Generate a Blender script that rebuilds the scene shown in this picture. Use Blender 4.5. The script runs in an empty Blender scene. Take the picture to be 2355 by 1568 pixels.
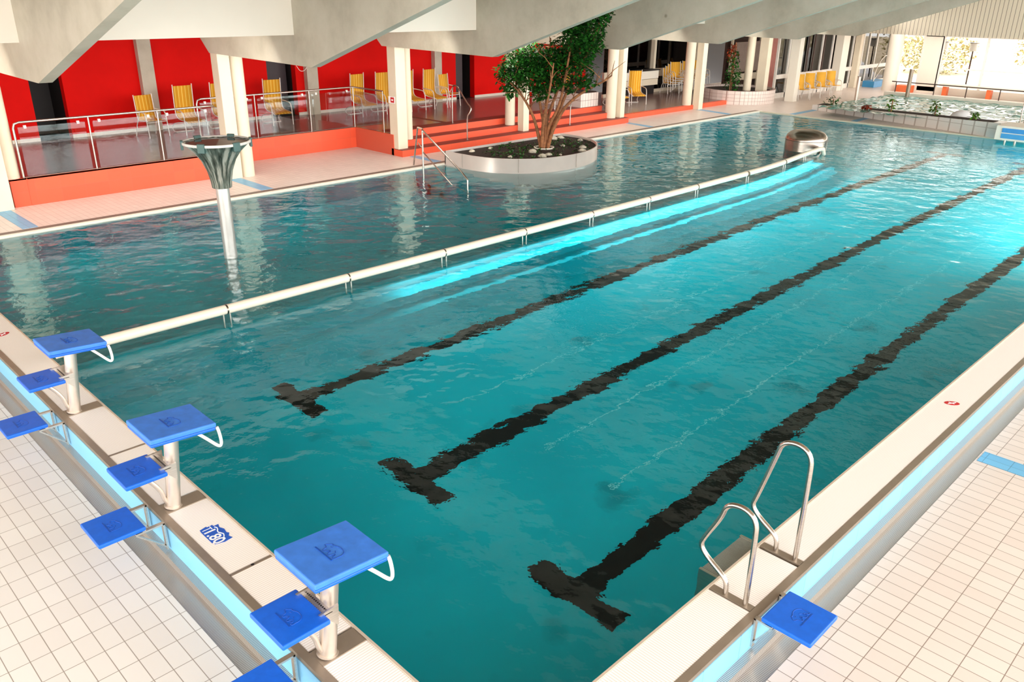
import bpy, math, random
from mathutils import Vector, Matrix
random.seed(7)
PI = math.pi
scene = bpy.context.scene
COL = scene.collection

# ------------------------------------------------------------------ helpers
def s2l(c):
    return c / 12.92 if c <= 0.04045 else ((c + 0.055) / 1.055) ** 2.4
def rgb(r, g, b):
    return (s2l(r / 255), s2l(g / 255), s2l(b / 255), 1.0)

class MB:
    """collects shapes, builds ONE mesh object"""
    def __init__(s):
        s.v = []; s.f = []; s.sm = []
    def add(s, vs, fs, smooth=False):
        o = len(s.v); s.v += [tuple(p) for p in vs]
        for f in fs:
            s.f.append([o + i for i in f]); s.sm.append(smooth)
        return s
    def box(s, x0, x1, y0, y1, z0, z1):
        x0, x1 = min(x0, x1), max(x0, x1); y0, y1 = min(y0, y1), max(y0, y1); z0, z1 = min(z0, z1), max(z0, z1)
        v = [(x0,y0,z0),(x1,y0,z0),(x1,y1,z0),(x0,y1,z0),(x0,y0,z1),(x1,y0,z1),(x1,y1,z1),(x0,y1,z1)]
        return s.add(v, [(3,2,1,0),(4,5,6,7),(0,1,5,4),(1,2,6,5),(2,3,7,6),(3,0,4,7)])
    def quad(s, a, b, c, d):
        return s.add([a, b, c, d], [(0,1,2,3)])
    def prism(s, pts, axis, a, b, smooth=False):
        """pts 2D polygon, extruded along axis from a to b"""
        def mk(p, t):
            return {'x': (t, p[0], p[1]), 'y': (p[0], t, p[1]), 'z': (p[0], p[1], t)}[axis]
        n = len(pts)
        area = sum(pts[i][0]*pts[(i+1)%n][1] - pts[(i+1)%n][0]*pts[i][1] for i in range(n))
        P = list(pts)
        if (area < 0) != (axis == 'y'): P = P[::-1]
        v = [mk(p, min(a,b)) for p in P] + [mk(p, max(a,b)) for p in P]
        s.add(v, [tuple(range(n))[::-1], tuple(range(n, 2*n))])
        s.add(v, [(i, (i+1)%n, n+(i+1)%n, n+i) for i in range(n)], smooth)
        return s
    def tube(s, pts, r, n=10, closed=False, cap=True, rs=None):
        P = [Vector(p) for p in pts]; m = len(P)
        tang = []
        for i in range(m):
            if closed: t = P[(i+1)%m] - P[i-1]
            else: t = P[min(i+1,m-1)] - P[max(i-1,0)]
            tang.append(t.normalized())
        u = tang[0].orthogonal().normalized()
        rings = []
        for i in range(m):
            t = tang[i]
            u = (u - t*u.dot(t)); u.normalize()
            w = t.cross(u)
            k = 1.0
            if 0 < i < m-1 or closed:
                a = (P[i]-P[i-1]).normalized(); b = (P[(i+1)%m]-P[i]).normalized()
                c = max(0.5, math.sqrt(max(0.0, (1+a.dot(b))/2))); k = 1/c
            rr = rs[i] if rs else r
            rings.append([P[i] + (u*math.cos(2*PI*j/n) + w*math.sin(2*PI*j/n))*rr for j in range(n)])
        v = [p for ring in rings for p in ring]; f = []
        for i in range(m if closed else m-1):
            a = i*n; b = ((i+1)%m)*n
            for j in range(n):
                f.append((a+j, a+(j+1)%n, b+(j+1)%n, b+j))
        s.add(v, f, True)
        if cap and not closed:
            s.add(rings[0], [tuple(range(n))[::-1]]); s.add(rings[-1], [tuple(range(n))])
        return s
    def lathe(s, prof, n=32, cx=0, cy=0, smooth=True, mod=None):
        v = []; f = []
        for (r, z) in prof:
            for j in range(n):
                a = 2*PI*j/n; q = r*(mod(a, z) if mod else 1)
                v.append((cx+q*math.cos(a), cy+q*math.sin(a), z))
        for i in range(len(prof)-1):
            for j in range(n):
                f.append((i*n+j, i*n+(j+1)%n, (i+1)*n+(j+1)%n, (i+1)*n+j))
        return s.add(v, f, smooth)
    def cyl(s, cx, cy, r, z0, z1, n=24):
        s.lathe([(r,z0),(r,z1)], n, cx, cy)
        s.add([(cx+r*math.cos(2*PI*j/n), cy+r*math.sin(2*PI*j/n), z1) for j in range(n)], [tuple(range(n))])
        s.add([(cx+r*math.cos(2*PI*j/n), cy+r*math.sin(2*PI*j/n), z0) for j in range(n)], [tuple(range(n))[::-1]])
        return s
    def obox(s, c, ax, ay, az, hx, hy, hz):
        c = Vector(c); ax=Vector(ax).normalized()*hx; ay=Vector(ay).normalized()*hy; az=Vector(az).normalized()*hz
        v = [c-ax-ay-az, c+ax-ay-az, c+ax+ay-az, c-ax+ay-az, c-ax-ay+az, c+ax-ay+az, c+ax+ay+az, c-ax+ay+az]
        return s.add(v, [(3,2,1,0),(4,5,6,7),(0,1,5,4),(1,2,6,5),(2,3,7,6),(3,0,4,7)])
    def build(s, name, mat, parent=None, bevel=0, segs=2):
        me = bpy.data.meshes.new(name)
        me.from_pydata(s.v, [], s.f)
        me.polygons.foreach_set('use_smooth', s.sm)
        me.materials.append(mat); me.update()
        o = bpy.data.objects.new(name, me); COL.objects.link(o)
        if parent: o.parent = parent
        if bevel:
            b = o.modifiers.new('bevel', 'BEVEL'); b.width = bevel; b.segments = segs; b.limit_method = 'ANGLE'
        return o

def tag(o, label=None, cat=None, group=None, kind=None):
    if label: o['label'] = label
    if cat: o['category'] = cat
    if group: o['group'] = group
    if kind: o['kind'] = kind
    return o
def thing(name, label, cat, loc=(0,0,0), rz=0, group=None):
    o = bpy.data.objects.new(name, None); COL.objects.link(o)
    o.empty_display_size = 0.1
    o.location = loc; o.rotation_euler = (0,0,rz)
    return tag(o, label, cat, group)
def struct(o, label=None):
    return tag(o, label, None, None, 'structure')
def copy_tree(o, parent=None):
    kids = list(o.children)
    c = o.copy(); COL.objects.link(c)
    if parent: c.parent = parent
    for k in kids: copy_tree(k, c)
    return c
def arc(c, r, a0, a1, n, plane='yz', fix=0):
    out = []
    for i in range(n+1):
        a = math.radians(a0 + (a1-a0)*i/n); p = c[0]+r*math.cos(a); q = c[1]+r*math.sin(a)
        out.append({'yz': (fix,p,q), 'xz': (p,fix,q), 'xy': (p,q,fix)}[plane])
    return out
def smooth_path(pts, it=2):
    P = [Vector(p) for p in pts]
    for _ in range(it):
        Q = [P[0]]
        for a, b in zip(P[:-1], P[1:]):
            Q += [a*0.75+b*0.25, a*0.25+b*0.75]
        Q.append(P[-1]); P = Q
    return P

# ------------------------------------------------------------------ materials
def new_mat(name):
    m = bpy.data.materials.new(name); m.use_nodes = True
    nt = m.node_tree; b = nt.nodes['Principled BSDF']
    return m, nt, b
def N(nt, typ, **kw):
    n = nt.nodes.new(typ)
    for k, v in kw.items(): setattr(n, k, v)
    return n
def coords(nt):
    return N(nt, 'ShaderNodeTexCoord').outputs['Object']
def noise(nt, vec, scale, detail=3, rough=0.55):
    n = N(nt, 'ShaderNodeTexNoise'); n.inputs['Scale'].default_value = scale
    n.inputs['Detail'].default_value = detail; n.inputs['Roughness'].default_value = rough
    nt.links.new(vec, n.inputs['Vector']); return n.outputs['Fac']
def ramp(nt, fac, stops):
    r = N(nt, 'ShaderNodeValToRGB')
    e = r.color_ramp.elements
    while len(e) < len(stops): e.new(0.5)
    for el, (p, c) in zip(e, stops): el.position = p; el.color = c
    nt.links.new(fac, r.inputs['Fac']); return r.outputs['Color']
def bump(nt, b, h, strength=0.3, dist=0.01):
    n = N(nt, 'ShaderNodeBump'); n.inputs['Strength'].default_value = strength; n.inputs['Distance'].default_value = dist
    nt.links.new(h, n.inputs['Height']); nt.links.new(n.outputs['Normal'], b.inputs['Normal'])
def plain(name, col, rough=0.5, metal=0.0, var=0.06, scale=6.0, spec=0.5):
    m, nt, b = new_mat(name)
    f = noise(nt, coords(nt), scale)
    lo = tuple(max(0, c*(1-var)) for c in col[:3])+(1,); hi = tuple(min(1, c*(1+var)) for c in col[:3])+(1,)
    nt.links.new(ramp(nt, f, [(0.3, lo), (0.7, hi)]), b.inputs['Base Color'])
    b.inputs['Roughness'].default_value = rough; b.inputs['Metallic'].default_value = metal
    b.inputs['Specular IOR Level'].default_value = spec
    return m
def mapping(nt, vec, rot=(0,0,0), loc=(0,0,0), scale=(1,1,1)):
    n = N(nt, 'ShaderNodeMapping'); n.inputs['Rotation'].default_value = rot
    n.inputs['Location'].default_value = loc; n.inputs['Scale'].default_value = scale
    nt.links.new(vec, n.inputs['Vector']); return n.outputs['Vector']
def tiles(name, c1, c2, grout, w, h, rot=(0,0,0), mortar=0.004, rough=0.35, bumpy=0.2):
    m, nt, b = new_mat(name)
    v = mapping(nt, coords(nt), rot)
    t = N(nt, 'ShaderNodeTexBrick'); t.offset = 0.0; t.squash = 1.0
    t.inputs['Color1'].default_value = c1; t.inputs['Color2'].default_value = c2; t.inputs['Mortar'].default_value = grout
    t.inputs['Scale'].default_value = 1.0; t.inputs['Mortar Size'].default_value = mortar; t.inputs['Mortar Smooth'].default_value = 0.1
    t.inputs['Brick Width'].default_value = w; t.inputs['Row Height'].default_value = h
    nt.links.new(v, t.inputs['Vector']); nt.links.new(t.outputs['Color'], b.inputs['Base Color'])
    b.inputs['Roughness'].default_value = rough
    return m
def stripes(name, ca, cb, axis, period, duty=0.6, rough=0.4, metal=0.0):
    """slats: colour ca with gaps cb along axis"""
    m, nt, b = new_mat(name)
    sx = N(nt, 'ShaderNodeSeparateXYZ'); nt.links.new(coords(nt), sx.inputs[0])
    d = N(nt, 'ShaderNodeMath', operation='DIVIDE'); d.inputs[1].default_value = period
    nt.links.new(sx.outputs[axis], d.inputs[0])
    fr = N(nt, 'ShaderNodeMath', operation='FRACT'); nt.links.new(d.outputs[0], fr.inputs[0])
    nt.links.new(ramp(nt, fr.outputs[0], [(0.0, ca), (duty, ca), (min(0.99, duty+0.05), cb), (1.0, cb)]), b.inputs['Base Color'])
    b.inputs['Roughness'].default_value = rough; b.inputs['Metallic'].default_value = metal
    return m

M = {}
M['tile_deck'] = tiles('tile_deck', rgb(232,228,222), rgb(226,221,215), rgb(158,148,138), 0.27, 0.146, (0,0,PI/2), 0.0035)
M['tile_deck_near'] = tiles('tile_deck_near', rgb(222,210,200), rgb(216,203,193), rgb(140,124,112), 0.27, 0.146, (0,0,PI/2), 0.0035)  # same tile as tile_deck, with this side's warmer light put into its colour
M['tile_upper'] = tiles('tile_upper', rgb(228,214,205), rgb(221,207,198), rgb(176,156,146), 0.25, 0.125, (0,0,PI/2), 0.003)
M['tile_blue_line'] = tiles('tile_blue_line', rgb(105,175,215), rgb(112,182,220), rgb(80,130,160), 0.125, 0.25, (0,0,0), 0.003)
M['tile_blue_band'] = tiles('tile_blue_band', rgb(124,192,232), rgb(132,199,237), rgb(95,160,205), 0.5, 0.25, (PI/2,0,0), 0.004)
M['tile_white'] = tiles('tile_white', rgb(240,232,226), rgb(234,226,218), rgb(190,176,166), 0.3, 0.13, (PI/2,0,PI/2), 0.008)
M['tile_planter'] = tiles('tile_planter', rgb(228,214,206), rgb(222,206,198), rgb(170,140,130), 0.12, 0.14, (PI/2,0,0), 0.006)
M['tile_orange'] = tiles('tile_orange', rgb(233,92,58), rgb(228,86,54), rgb(205,90,66), 0.5, 0.3, (PI/2,0,0), 0.003, 0.45)
M['terrace_floor'] = tiles('terrace_floor', rgb(132,104,100), rgb(124,96,93), rgb(98,70,68), 0.3, 0.15, (0,0,0), 0.004, 0.22)
M['step_tread'] = plain('step_tread', rgb(120,48,38), 0.5)
M['red_wall'] = plain('red_wall', rgb(222,8,2), 0.7, var=0.05, scale=1.5, spec=0.15)
M['white_paint'] = plain('white_paint', rgb(240,232,218), 0.6, var=0.02, scale=1)
M['cream'] = plain('cream', rgb(226,213,190), 0.6, var=0.04, scale=2)
M['wood'] = stripes('wood', rgb(120,98,76), rgb(60,46,34), 0, 0.12, 0.9, 0.6)
M['dark'] = plain('dark', rgb(26,20,20), 0.6)
M['dark_door'] = plain('dark_door', rgb(60,50,54), 0.5)
M['brown_dark'] = plain('brown_dark', rgb(70,48,40), 0.6)
M['slot'] = plain('slot', rgb(120,104,94), 0.5)
M['orange'] = plain('orange', rgb(228,110,60), 0.5)
M['blue_plastic'] = plain('blue_plastic', rgb(12,96,208), 0.42, var=0.08, scale=14)
M['blue_top'] = plain('blue_top', rgb(58,124,222), 0.5, var=0.12, scale=9)
M['blue_emboss'] = plain('blue_emboss', rgb(10,76,170), 0.5)
M['white_metal'] = plain('white_metal', rgb(238,232,224), 0.35, 0.0)
M['rail_cream'] = plain('rail_cream', rgb(236,226,206), 0.3, 0.0, var=0.03)
M['soil'] = plain('soil', rgb(44,28,20), 0.95, var=0.6, scale=25)
M['stone'] = plain('stone', rgb(206,196,178), 0.8, var=0.25, scale=18)
M['bark'] = plain('bark', rgb(150,98,62), 0.8, var=0.45, scale=12)
M['blue_white'] = plain('blue_white', rgb(70,160,220), 0.4)
M['sticker_red'] = plain('sticker_red', rgb(196,30,36), 0.5)
M['sticker_blue'] = plain('sticker_blue', rgb(28,88,190), 0.5)
M['white_ink'] = plain('white_ink', rgb(245,245,245), 0.5)
M['grating'] = stripes('grating', rgb(248,244,238), rgb(216,198,184), 1, 0.022, 0.78)
M['grating_side'] = stripes('grating_side', rgb(248,243,238), rgb(218,200,186), 0, 0.022, 0.76)
M['gutter'] = stripes('gutter', rgb(206,200,192), rgb(130,122,114), 1, 0.016, 0.62, 0.3, 0.6)
M['gutter_side'] = stripes('gutter_side', rgb(206,200,192), rgb(130,122,114), 0, 0.016, 0.62, 0.3, 0.6)
M['fascia'] = stripes('fascia', rgb(236,222,200), rgb(130,116,98), 1, 0.16, 0.86, 0.6)

def concrete():
    m, nt, b = new_mat('concrete')
    v = coords(nt)
    f = noise(nt, v, 0.9, 6, 0.65)
    c = ramp(nt, f, [(0.3, rgb(176,168,150)), (0.5, rgb(196,188,170)), (0.72, rgb(208,200,184))])
    # formwork holes: sparse voronoi dots
    vo = N(nt, 'ShaderNodeTexVoronoi'); vo.inputs['Scale'].default_value = 0.85; vo.inputs['Randomness'].default_value = 0.35
    nt.links.new(v, vo.inputs['Vector'])
    spots = ramp(nt, vo.outputs['Distance'], [(0.0, (0.55,0.52,0.47,1)), (0.035, (0.6,0.57,0.52,1)), (0.06, (1,1,1,1))])
    mx = N(nt, 'ShaderNodeMix', data_type='RGBA', blend_type='MULTIPLY'); mx.inputs['Factor'].default_value = 1.0
    nt.links.new(c, mx.inputs['A']); nt.links.new(spots, mx.inputs['B'])
    nt.links.new(mx.outputs['Result'], b.inputs['Base Color']); b.inputs['Roughness'].default_value = 0.75
    return m
M['concrete'] = concrete()

def steel(name, col, rough=0.25, scale=(1,1,40), amt=0.12):
    m, nt, b = new_mat(name)
    f = noise(nt, mapping(nt, coords(nt), scale=scale), 4.0, 4)
    lo = tuple(c*(1-amt) for c in col[:3])+(1,); hi = tuple(min(1,c*(1+amt)) for c in col[:3])+(1,)
    nt.links.new(ramp(nt, f, [(0.3, lo), (0.7, hi)]), b.inputs['Base Color'])
    b.inputs['Metallic'].default_value = 1.0; b.inputs['Roughness'].default_value = rough
    return m
M['steel'] = steel('steel', rgb(205,198,190), 0.22)
M['steel_satin'] = steel('steel_satin', rgb(214,206,196), 0.38)
M['lip'] = plain('lip', rgb(206,190,172), 0.4, 0.2)
M['steel_dark'] = steel('steel_dark', rgb(140,130,120), 0.3)
M['post_steel'] = plain('post_steel', rgb(218,205,192), 0.33, 0.72)
M['edge_steel'] = plain('edge_steel', rgb(160,146,130), 0.4, 0.6)
M['planter_steel'] = plain('planter_steel', rgb(226,218,212), 0.3, 0.35, 0.06, 1.5)
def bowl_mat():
    m, nt, b = new_mat('bowl_steel_streaks')
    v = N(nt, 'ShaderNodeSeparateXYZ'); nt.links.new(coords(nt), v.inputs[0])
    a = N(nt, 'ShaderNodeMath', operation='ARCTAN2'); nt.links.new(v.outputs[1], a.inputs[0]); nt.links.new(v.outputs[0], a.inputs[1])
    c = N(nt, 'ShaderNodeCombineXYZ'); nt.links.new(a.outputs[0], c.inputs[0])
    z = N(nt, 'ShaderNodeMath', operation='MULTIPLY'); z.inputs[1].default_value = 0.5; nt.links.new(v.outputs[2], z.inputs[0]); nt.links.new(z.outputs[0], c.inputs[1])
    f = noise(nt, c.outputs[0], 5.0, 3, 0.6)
    nt.links.new(ramp(nt, f, [(0.34, rgb(62,66,58)), (0.5, rgb(128,134,122)), (0.62, rgb(214,210,196))]), b.inputs['Base Color'])  # bright and dark reflection streaks put into the bowl colour
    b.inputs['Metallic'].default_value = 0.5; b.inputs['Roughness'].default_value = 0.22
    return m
M['bowl_steel_streaks'] = bowl_mat()
M['chrome'] = steel('chrome', rgb(225,220,214), 0.1, amt=0.04)

def sling():
    m, nt, b = new_mat('sling')
    sx = N(nt, 'ShaderNodeSeparateXYZ'); nt.links.new(coords(nt), sx.inputs[0])
    d = N(nt, 'ShaderNodeMath', operation='DIVIDE'); d.inputs[1].default_value = 0.1
    nt.links.new(sx.outputs[0], d.inputs[0])
    fr = N(nt, 'ShaderNodeMath', operation='FRACT'); nt.links.new(d.outputs[0], fr.inputs[0])
    nt.links.new(ramp(nt, fr.outputs[0], [(0, rgb(226,160,28)), (0.62, rgb(220,152,22)), (0.68, rgb(244,200,84)), (0.86, rgb(246,206,96)), (0.92, rgb(222,155,24))]), b.inputs['Base Color'])
    b.inputs['Roughness'].default_value = 0.8
    return m
M['sling'] = sling()
M['sling_plain'] = plain('sling_plain', rgb(238,178,58), 0.8)

def leafmat(name, lo, hi, rough=0.3):
    m, nt, b = new_mat(name)
    f = noise(nt, coords(nt), 7.0, 2)
    nt.links.new(ramp(nt, f, [(0.35, lo), (0.65, hi)]), b.inputs['Base Color'])
    b.inputs['Roughness'].default_value = rough
    return m
M['leaf'] = leafmat('leaf', rgb(18,52,20), rgb(46,112,34), 0.28)
M['leaf_light'] = leafmat('leaf_light', rgb(50,92,30), rgb(110,150,54), 0.4)
M['leaf_red'] = leafmat('leaf_red', rgb(110,34,18), rgb(176,70,34), 0.5)
M['autumn'] = leafmat('autumn', rgb(140,132,84), rgb(182,168,118), 0.9)
M['ground'] = plain('ground', rgb(190,170,140), 0.9, var=0.2, scale=0.5)
M['snow'] = plain('snow', rgb(240,240,244), 0.8, var=0.02)
M['pink_wall'] = plain('pink_wall', rgb(214,140,130), 0.7)

def glass(name, tint=(0.92,0.95,0.95,1), boost=1.0):
    m = bpy.data.materials.new(name); m.use_nodes = True; nt = m.node_tree; nt.nodes.clear()
    out = N(nt, 'ShaderNodeOutputMaterial'); mix = N(nt, 'ShaderNodeMixShader')
    tr = N(nt, 'ShaderNodeBsdfTransparent'); tr.inputs[0].default_value = tint
    gl = N(nt, 'ShaderNodeBsdfGlossy'); gl.inputs['Roughness'].default_value = 0.02
    fr = N(nt, 'ShaderNodeFresnel'); fr.inputs['IOR'].default_value = 1.5
    mu = N(nt, 'ShaderNodeMath', operation='MULTIPLY'); mu.inputs[1].default_value = boost; mu.use_clamp = True
    nt.links.new(fr.outputs[0], mu.inputs[0]); nt.links.new(mu.outputs[0], mix.inputs[0])
    nt.links.new(tr.outputs[0], mix.inputs[1]); nt.links.new(gl.outputs[0], mix.inputs[2]); nt.links.new(mix.outputs[0], out.inputs[0])
    return m
M['glass'] = glass('glass', (0.92,0.93,0.93,1), 1.5)
M['glass_side'] = glass('glass_side', (0.92,0.93,0.93,1), 0.5)
M['glass_clear'] = glass('glass_clear', (0.95,0.97,0.96,1), 1.0)

def water(name, amp, scale, fine, aniso=(1,1,1)):
    m = bpy.data.materials.new(name); m.use_nodes = True; nt = m.node_tree; nt.nodes.clear()
    out = N(nt, 'ShaderNodeOutputMaterial'); g = N(nt, 'ShaderNodeBsdfGlass')
    g.inputs['IOR'].default_value = 1.33; g.inputs['Roughness'].default_value = 0.0; g.inputs['Color'].default_value = (0.93,1,1,1)
    v = mapping(nt, coords(nt), (0,0,0.7), scale=aniso)
    a = noise(nt, v, scale, 2, 0.5); c = noise(nt, v, scale*3.1, 3, 0.6)
    # calm and rippled patches
    p = noise(nt, coords(nt), 0.35, 2)
    pr = N(nt, 'ShaderNodeMapRange'); pr.inputs[1].default_value=0.35; pr.inputs[2].default_value=0.7; pr.inputs[3].default_value=0.35; pr.inputs[4].default_value=1.6
    nt.links.new(p, pr.inputs[0])
    m1 = N(nt, 'ShaderNodeMath', operation='MULTIPLY'); m1.inputs[1].default_value = fine; nt.links.new(c, m1.inputs[0])
    m2 = N(nt, 'ShaderNodeMath', operation='MULTIPLY'); nt.links.new(m1.outputs[0], m2.inputs[0]); nt.links.new(pr.outputs[0], m2.inputs[1])
    ad = N(nt, 'ShaderNodeMath', operation='ADD'); nt.links.new(a, ad.inputs[0]); nt.links.new(m2.outputs[0], ad.inputs[1])
    bp = N(nt, 'ShaderNodeBump'); bp.inputs['Strength'].default_value = 1.0; bp.inputs['Distance'].default_value = amp
    nt.links.new(ad.outputs[0], bp.inputs['Height']); nt.links.new(bp.outputs[0], g.inputs['Normal'])
    nt.links.new(g.outputs[0], out.inputs[0])
    return m
M['water'] = water('water', 0.031, 2.0, 0.2, (1.0,1.0,1.0))
M['water_rough'] = water('water_rough', 0.16, 2.6, 0.5)

def pool_floor():
    m, nt, b = new_mat('pool_floor')
    v = coords(nt)
    f = noise(nt, v, 0.5, 3)
    c = ramp(nt, f, [(0.3, rgb(3,170,186)), (0.7, rgb(6,188,204))])
    vo = noise(nt, v, 1.1, 2)
    st = ramp(nt, vo, [(0.0,(1,1,1,1)), (0.64,(1,1,1,1)), (0.74,(0.62,0.66,0.66,1))])
    mx = N(nt, 'ShaderNodeMix', data_type='RGBA', blend_type='MULTIPLY'); mx.inputs['Factor'].default_value = 1.0
    nt.links.new(c, mx.inputs['A']); nt.links.new(st, mx.inputs['B'])
    nt.links.new(mx.outputs['Result'], b.inputs['Base Color']); b.inputs['Roughness'].default_value = 0.6
    b.inputs['Specular IOR Level'].default_value = 0.1
    return m
M['pool_floor'] = pool_floor()
M['pool_wall'] = plain('pool_wall', rgb(10,164,180), 0.6, var=0.06, scale=2, spec=0.1)
M['pool_wall_shade'] = plain('pool_wall_shade', rgb(34,66,68), 0.55, var=0.1, scale=2, spec=0.2)  # start and near wall colour darkened so less light bounces onto the floor
M['lane_black'] = plain('lane_black', rgb(14,20,20), 0.6, var=0.2, scale=9, spec=0.1)
M['seam'] = plain('seam', rgb(110,212,218), 0.4)

# ------------------------------------------------------------------ camera
R = [[0.7101235723261129, -0.2677531931406892, 0.6511779630713593],
     [-0.7039896631567011, -0.28459141399917864, 0.650696765972033],
     [0.011093520420251465, -0.9204976668307818, -0.3905905518106814]]
cam = bpy.data.cameras.new('camera'); co = bpy.data.objects.new('camera', cam); COL.objects.link(co)
mw = Matrix.Identity(4)
for i in range(3):
    mw[i][0] = R[i][0]; mw[i][1] = -R[i][1]; mw[i][2] = -R[i][2]
mw[0][3], mw[1][3], mw[2][3] = -2.5338, -2.5648, 4.2861
co.matrix_world = mw
cam.sensor_width = 36; cam.lens = 1883.2 / 2355 * 36; cam.clip_end = 300; cam.clip_start = 0.05
scene.camera = co

# ------------------------------------------------------------------ constants
LX, YB, ZD, ZT = 28.7, 14.62, -0.33, 0.575      # pool length, back edge, low deck, terrace

# ------------------------------------------------------------------ setting: pool shell
struct(MB().box(-0.02, LX+0.02, -0.02, 7.6, -1.9, -1.8).build('floor_pool', M['pool_floor']), 'turquoise floor of the swimming lanes')
struct(MB().box(-0.02, LX+0.02, 7.6, YB+0.05, -1.9, -1.795).build('floor_leisure_pool', M['pool_floor']), 'turquoise floor of the leisure side of the pool')
struct(MB().box(-0.44, -0.022, -0.44, YB+0.06, -1.9, -0.085).build('wall_pool_start', M['pool_wall_shade']), 'pool wall under the starting blocks')
struct(MB().box(0, LX, -0.44, -0.022, -1.9, -0.085).build('wall_pool_near', M['pool_wall_shade']), 'pool wall under the ladder')
struct(MB().box(LX, LX+0.2, 0, YB, -1.9, -0.02).build('wall_pool_end', M['pool_wall']), 'pool wall at the far end')
struct(MB().box(0, LX, YB, YB+0.06, -1.9, -0.001).build('wall_pool_terrace', M['pool_wall']), 'pool wall on the terrace side')
# divider wall, its top and the bench steps on the lane side
rail_line = [(0.0,7.93),(3.0,7.93),(16.4,7.96),(18.6,8.12),(20.2,8.34),(21.3,8.44)]
div_line = rail_line[:4]+[(20.2,8.34),(20.7,8.42)]
def sweep(prof):
    v = []; f = []; n = len(prof)
    for (x, y) in div_line:
        v += [(x, y+p[0], p[1]) for p in prof]
    for i in range(len(div_line)-1):
        for j in range(n):
            f.append((i*n+j, i*n+(j+1)%n, (i+1)*n+(j+1)%n, (i+1)*n+j))
    m = MB(); m.add(v, f); m.add(v[:n], [tuple(range(n))[::-1]]); m.add(v[-n:], [tuple(range(n))])
    return m
prof = [(0.14,-1.85),(0.14,-0.3),(-0.12,-0.3),(-0.12,-0.62),(-0.45,-0.62),(-0.45,-0.98),(-0.78,-0.98),(-0.86,-1.85)]
struct(sweep(prof).build('wall_divider', M['pool_wall']), 'stepped underwater wall under the long white rail')
# submerged stair into the leisure pool by the handrail
for k in range(4):
    struct(MB().box(10.55, 13.6, 14.0-0.5*k, 14.62-0.5*k if k else 14.62, -1.79, -0.22-0.27*k).build('step_underwater', M['pool_wall']), 'submerged stair tread beside the round tree planter')
# lane markings on the pool floor (flat inlays)
for i, yc in enumerate((1.48, 4.0, 6.5)):
    m = MB().box(2.55, 26.2, yc-0.14, yc+0.14, -1.8, -1.796)
    m.box(2.3, 2.58, yc-0.56, yc+0.56, -1.8, -1.7955); m.box(26.1, 26.38, yc-0.56, yc+0.56, -1.8, -1.7955)
    o = m.build('lane_marking', M['lane_black']); tag(o, ['black T-ended lane line nearest the ladder side', 'black T-ended lane line in the middle of the pool', 'black T-ended lane line nearest the white divider rail'][i], 'lane line', 'lane lines on the pool floor')
for yc in (2.33, 3.39, 4.92):
    struct(MB().box(4.0, LX-0.3, yc-0.009, yc+0.009, -1.8, -1.797).build('trim_seam', M['seam']), 'pale weld seam along the pool floor')
# water
def grid(x0,x1,y0,y1,z,nx,ny):
    m = MB(); v=[(x0+(x1-x0)*i/nx, y0+(y1-y0)*j/ny, z) for j in range(ny+1) for i in range(nx+1)]
    f=[(j*(nx+1)+i, j*(nx+1)+i+1, (j+1)*(nx+1)+i+1, (j+1)*(nx+1)+i) for j in range(ny) for i in range(nx)]
    return m.add(v,f)
struct(grid(0, LX, 0, YB, -0.03, 1, 1).build('water_pool', M['water']), 'clear rippled turquoise pool water')

# ------------------------------------------------------------------ setting: rims, gutters, decks
struct(MB().box(-0.45,-0.385,-0.45,YB,-0.27,0.004).build('trim_rim_start', M['edge_steel']), 'steel rim edges under the starting blocks')
struct(MB().box(0.0,LX,-0.45,-0.385,-0.27,0.004).build('trim_rim_near', M['edge_steel']), 'steel rim edges on the ladder side')
struct(MB().box(-0.02,0.0,0.0,YB,-1.8,0.012).build('trim_lip_start', M['lip']), 'pale rim lip along the starting end')
struct(MB().box(0.0,LX,-0.02,0.0,-1.8,0.012).build('trim_lip_near', M['lip']), 'pale rim lip along the ladder side')
struct(MB().box(-0.455,-0.45,-0.45,YB,-0.29,-0.035).build('trim_blue_start', tiles('tile_blue_start', rgb(124,192,232), rgb(132,199,237), rgb(95,160,205), 0.5,0.3,(PI/2,0,PI/2),0.004)), 'light blue tile band below the starting-block rim')
struct(MB().box(-0.455,LX+8,-0.455,-0.45,-0.29,-0.035).build('trim_blue_near', M['tile_blue_band']), 'light blue tile band below the ladder-side rim')
struct(MB().box(-0.52,-0.455,-0.52,YB,-0.34,-0.265).box(-0.70,-0.52,-0.7,YB,-0.36,-0.335).build('trim_gutter_start', M['gutter']), 'slotted steel gutter below the starting blocks')
struct(MB().box(-0.455,LX+8,-0.52,-0.455,-0.34,-0.265).box(-0.52,LX+8,-0.70,-0.52,-0.36,-0.335).build('trim_gutter_near', M['gutter_side']), 'slotted steel gutter below the ladder side')
def slab(name, x0,x1,y0,y1,z, mat, label):
    return struct(MB().box(x0,x1,y0,y1,z-0.15,z).build(name, mat), label)
slab('floor_deck_start', -9, -0.68, -9.2, 14.95, ZD, M['tile_deck'], 'white tiled lower deck behind the starting blocks')
slab('floor_deck_near', -0.68, 50, -9.2, -0.68, ZD, M['tile_deck_near'], 'pale tiled lower deck on the ladder side')
slab('floor_deck_back', -9, LX+0.2, 14.93, 22.2, 0.0, M['tile_upper'], 'pink-beige tiled deck along the terrace')
slab('floor_deck_end', LX+0.2, 50, -0.4, 22.2, 0.0, M['tile_upper'], 'beige tiled deck at the far end')
struct(MB().box(-9,LX+0.2,14.70,14.93,-0.2,0.0).build('trim_slot_back', M['slot']), 'dark drain slot along the terrace deck')
struct(MB().box(-0.4,LX+0.2,14.60,14.70,-0.1,0.012).build('trim_edge_back', M['white_paint']), 'white pool edge strip along the terrace side')
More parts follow.
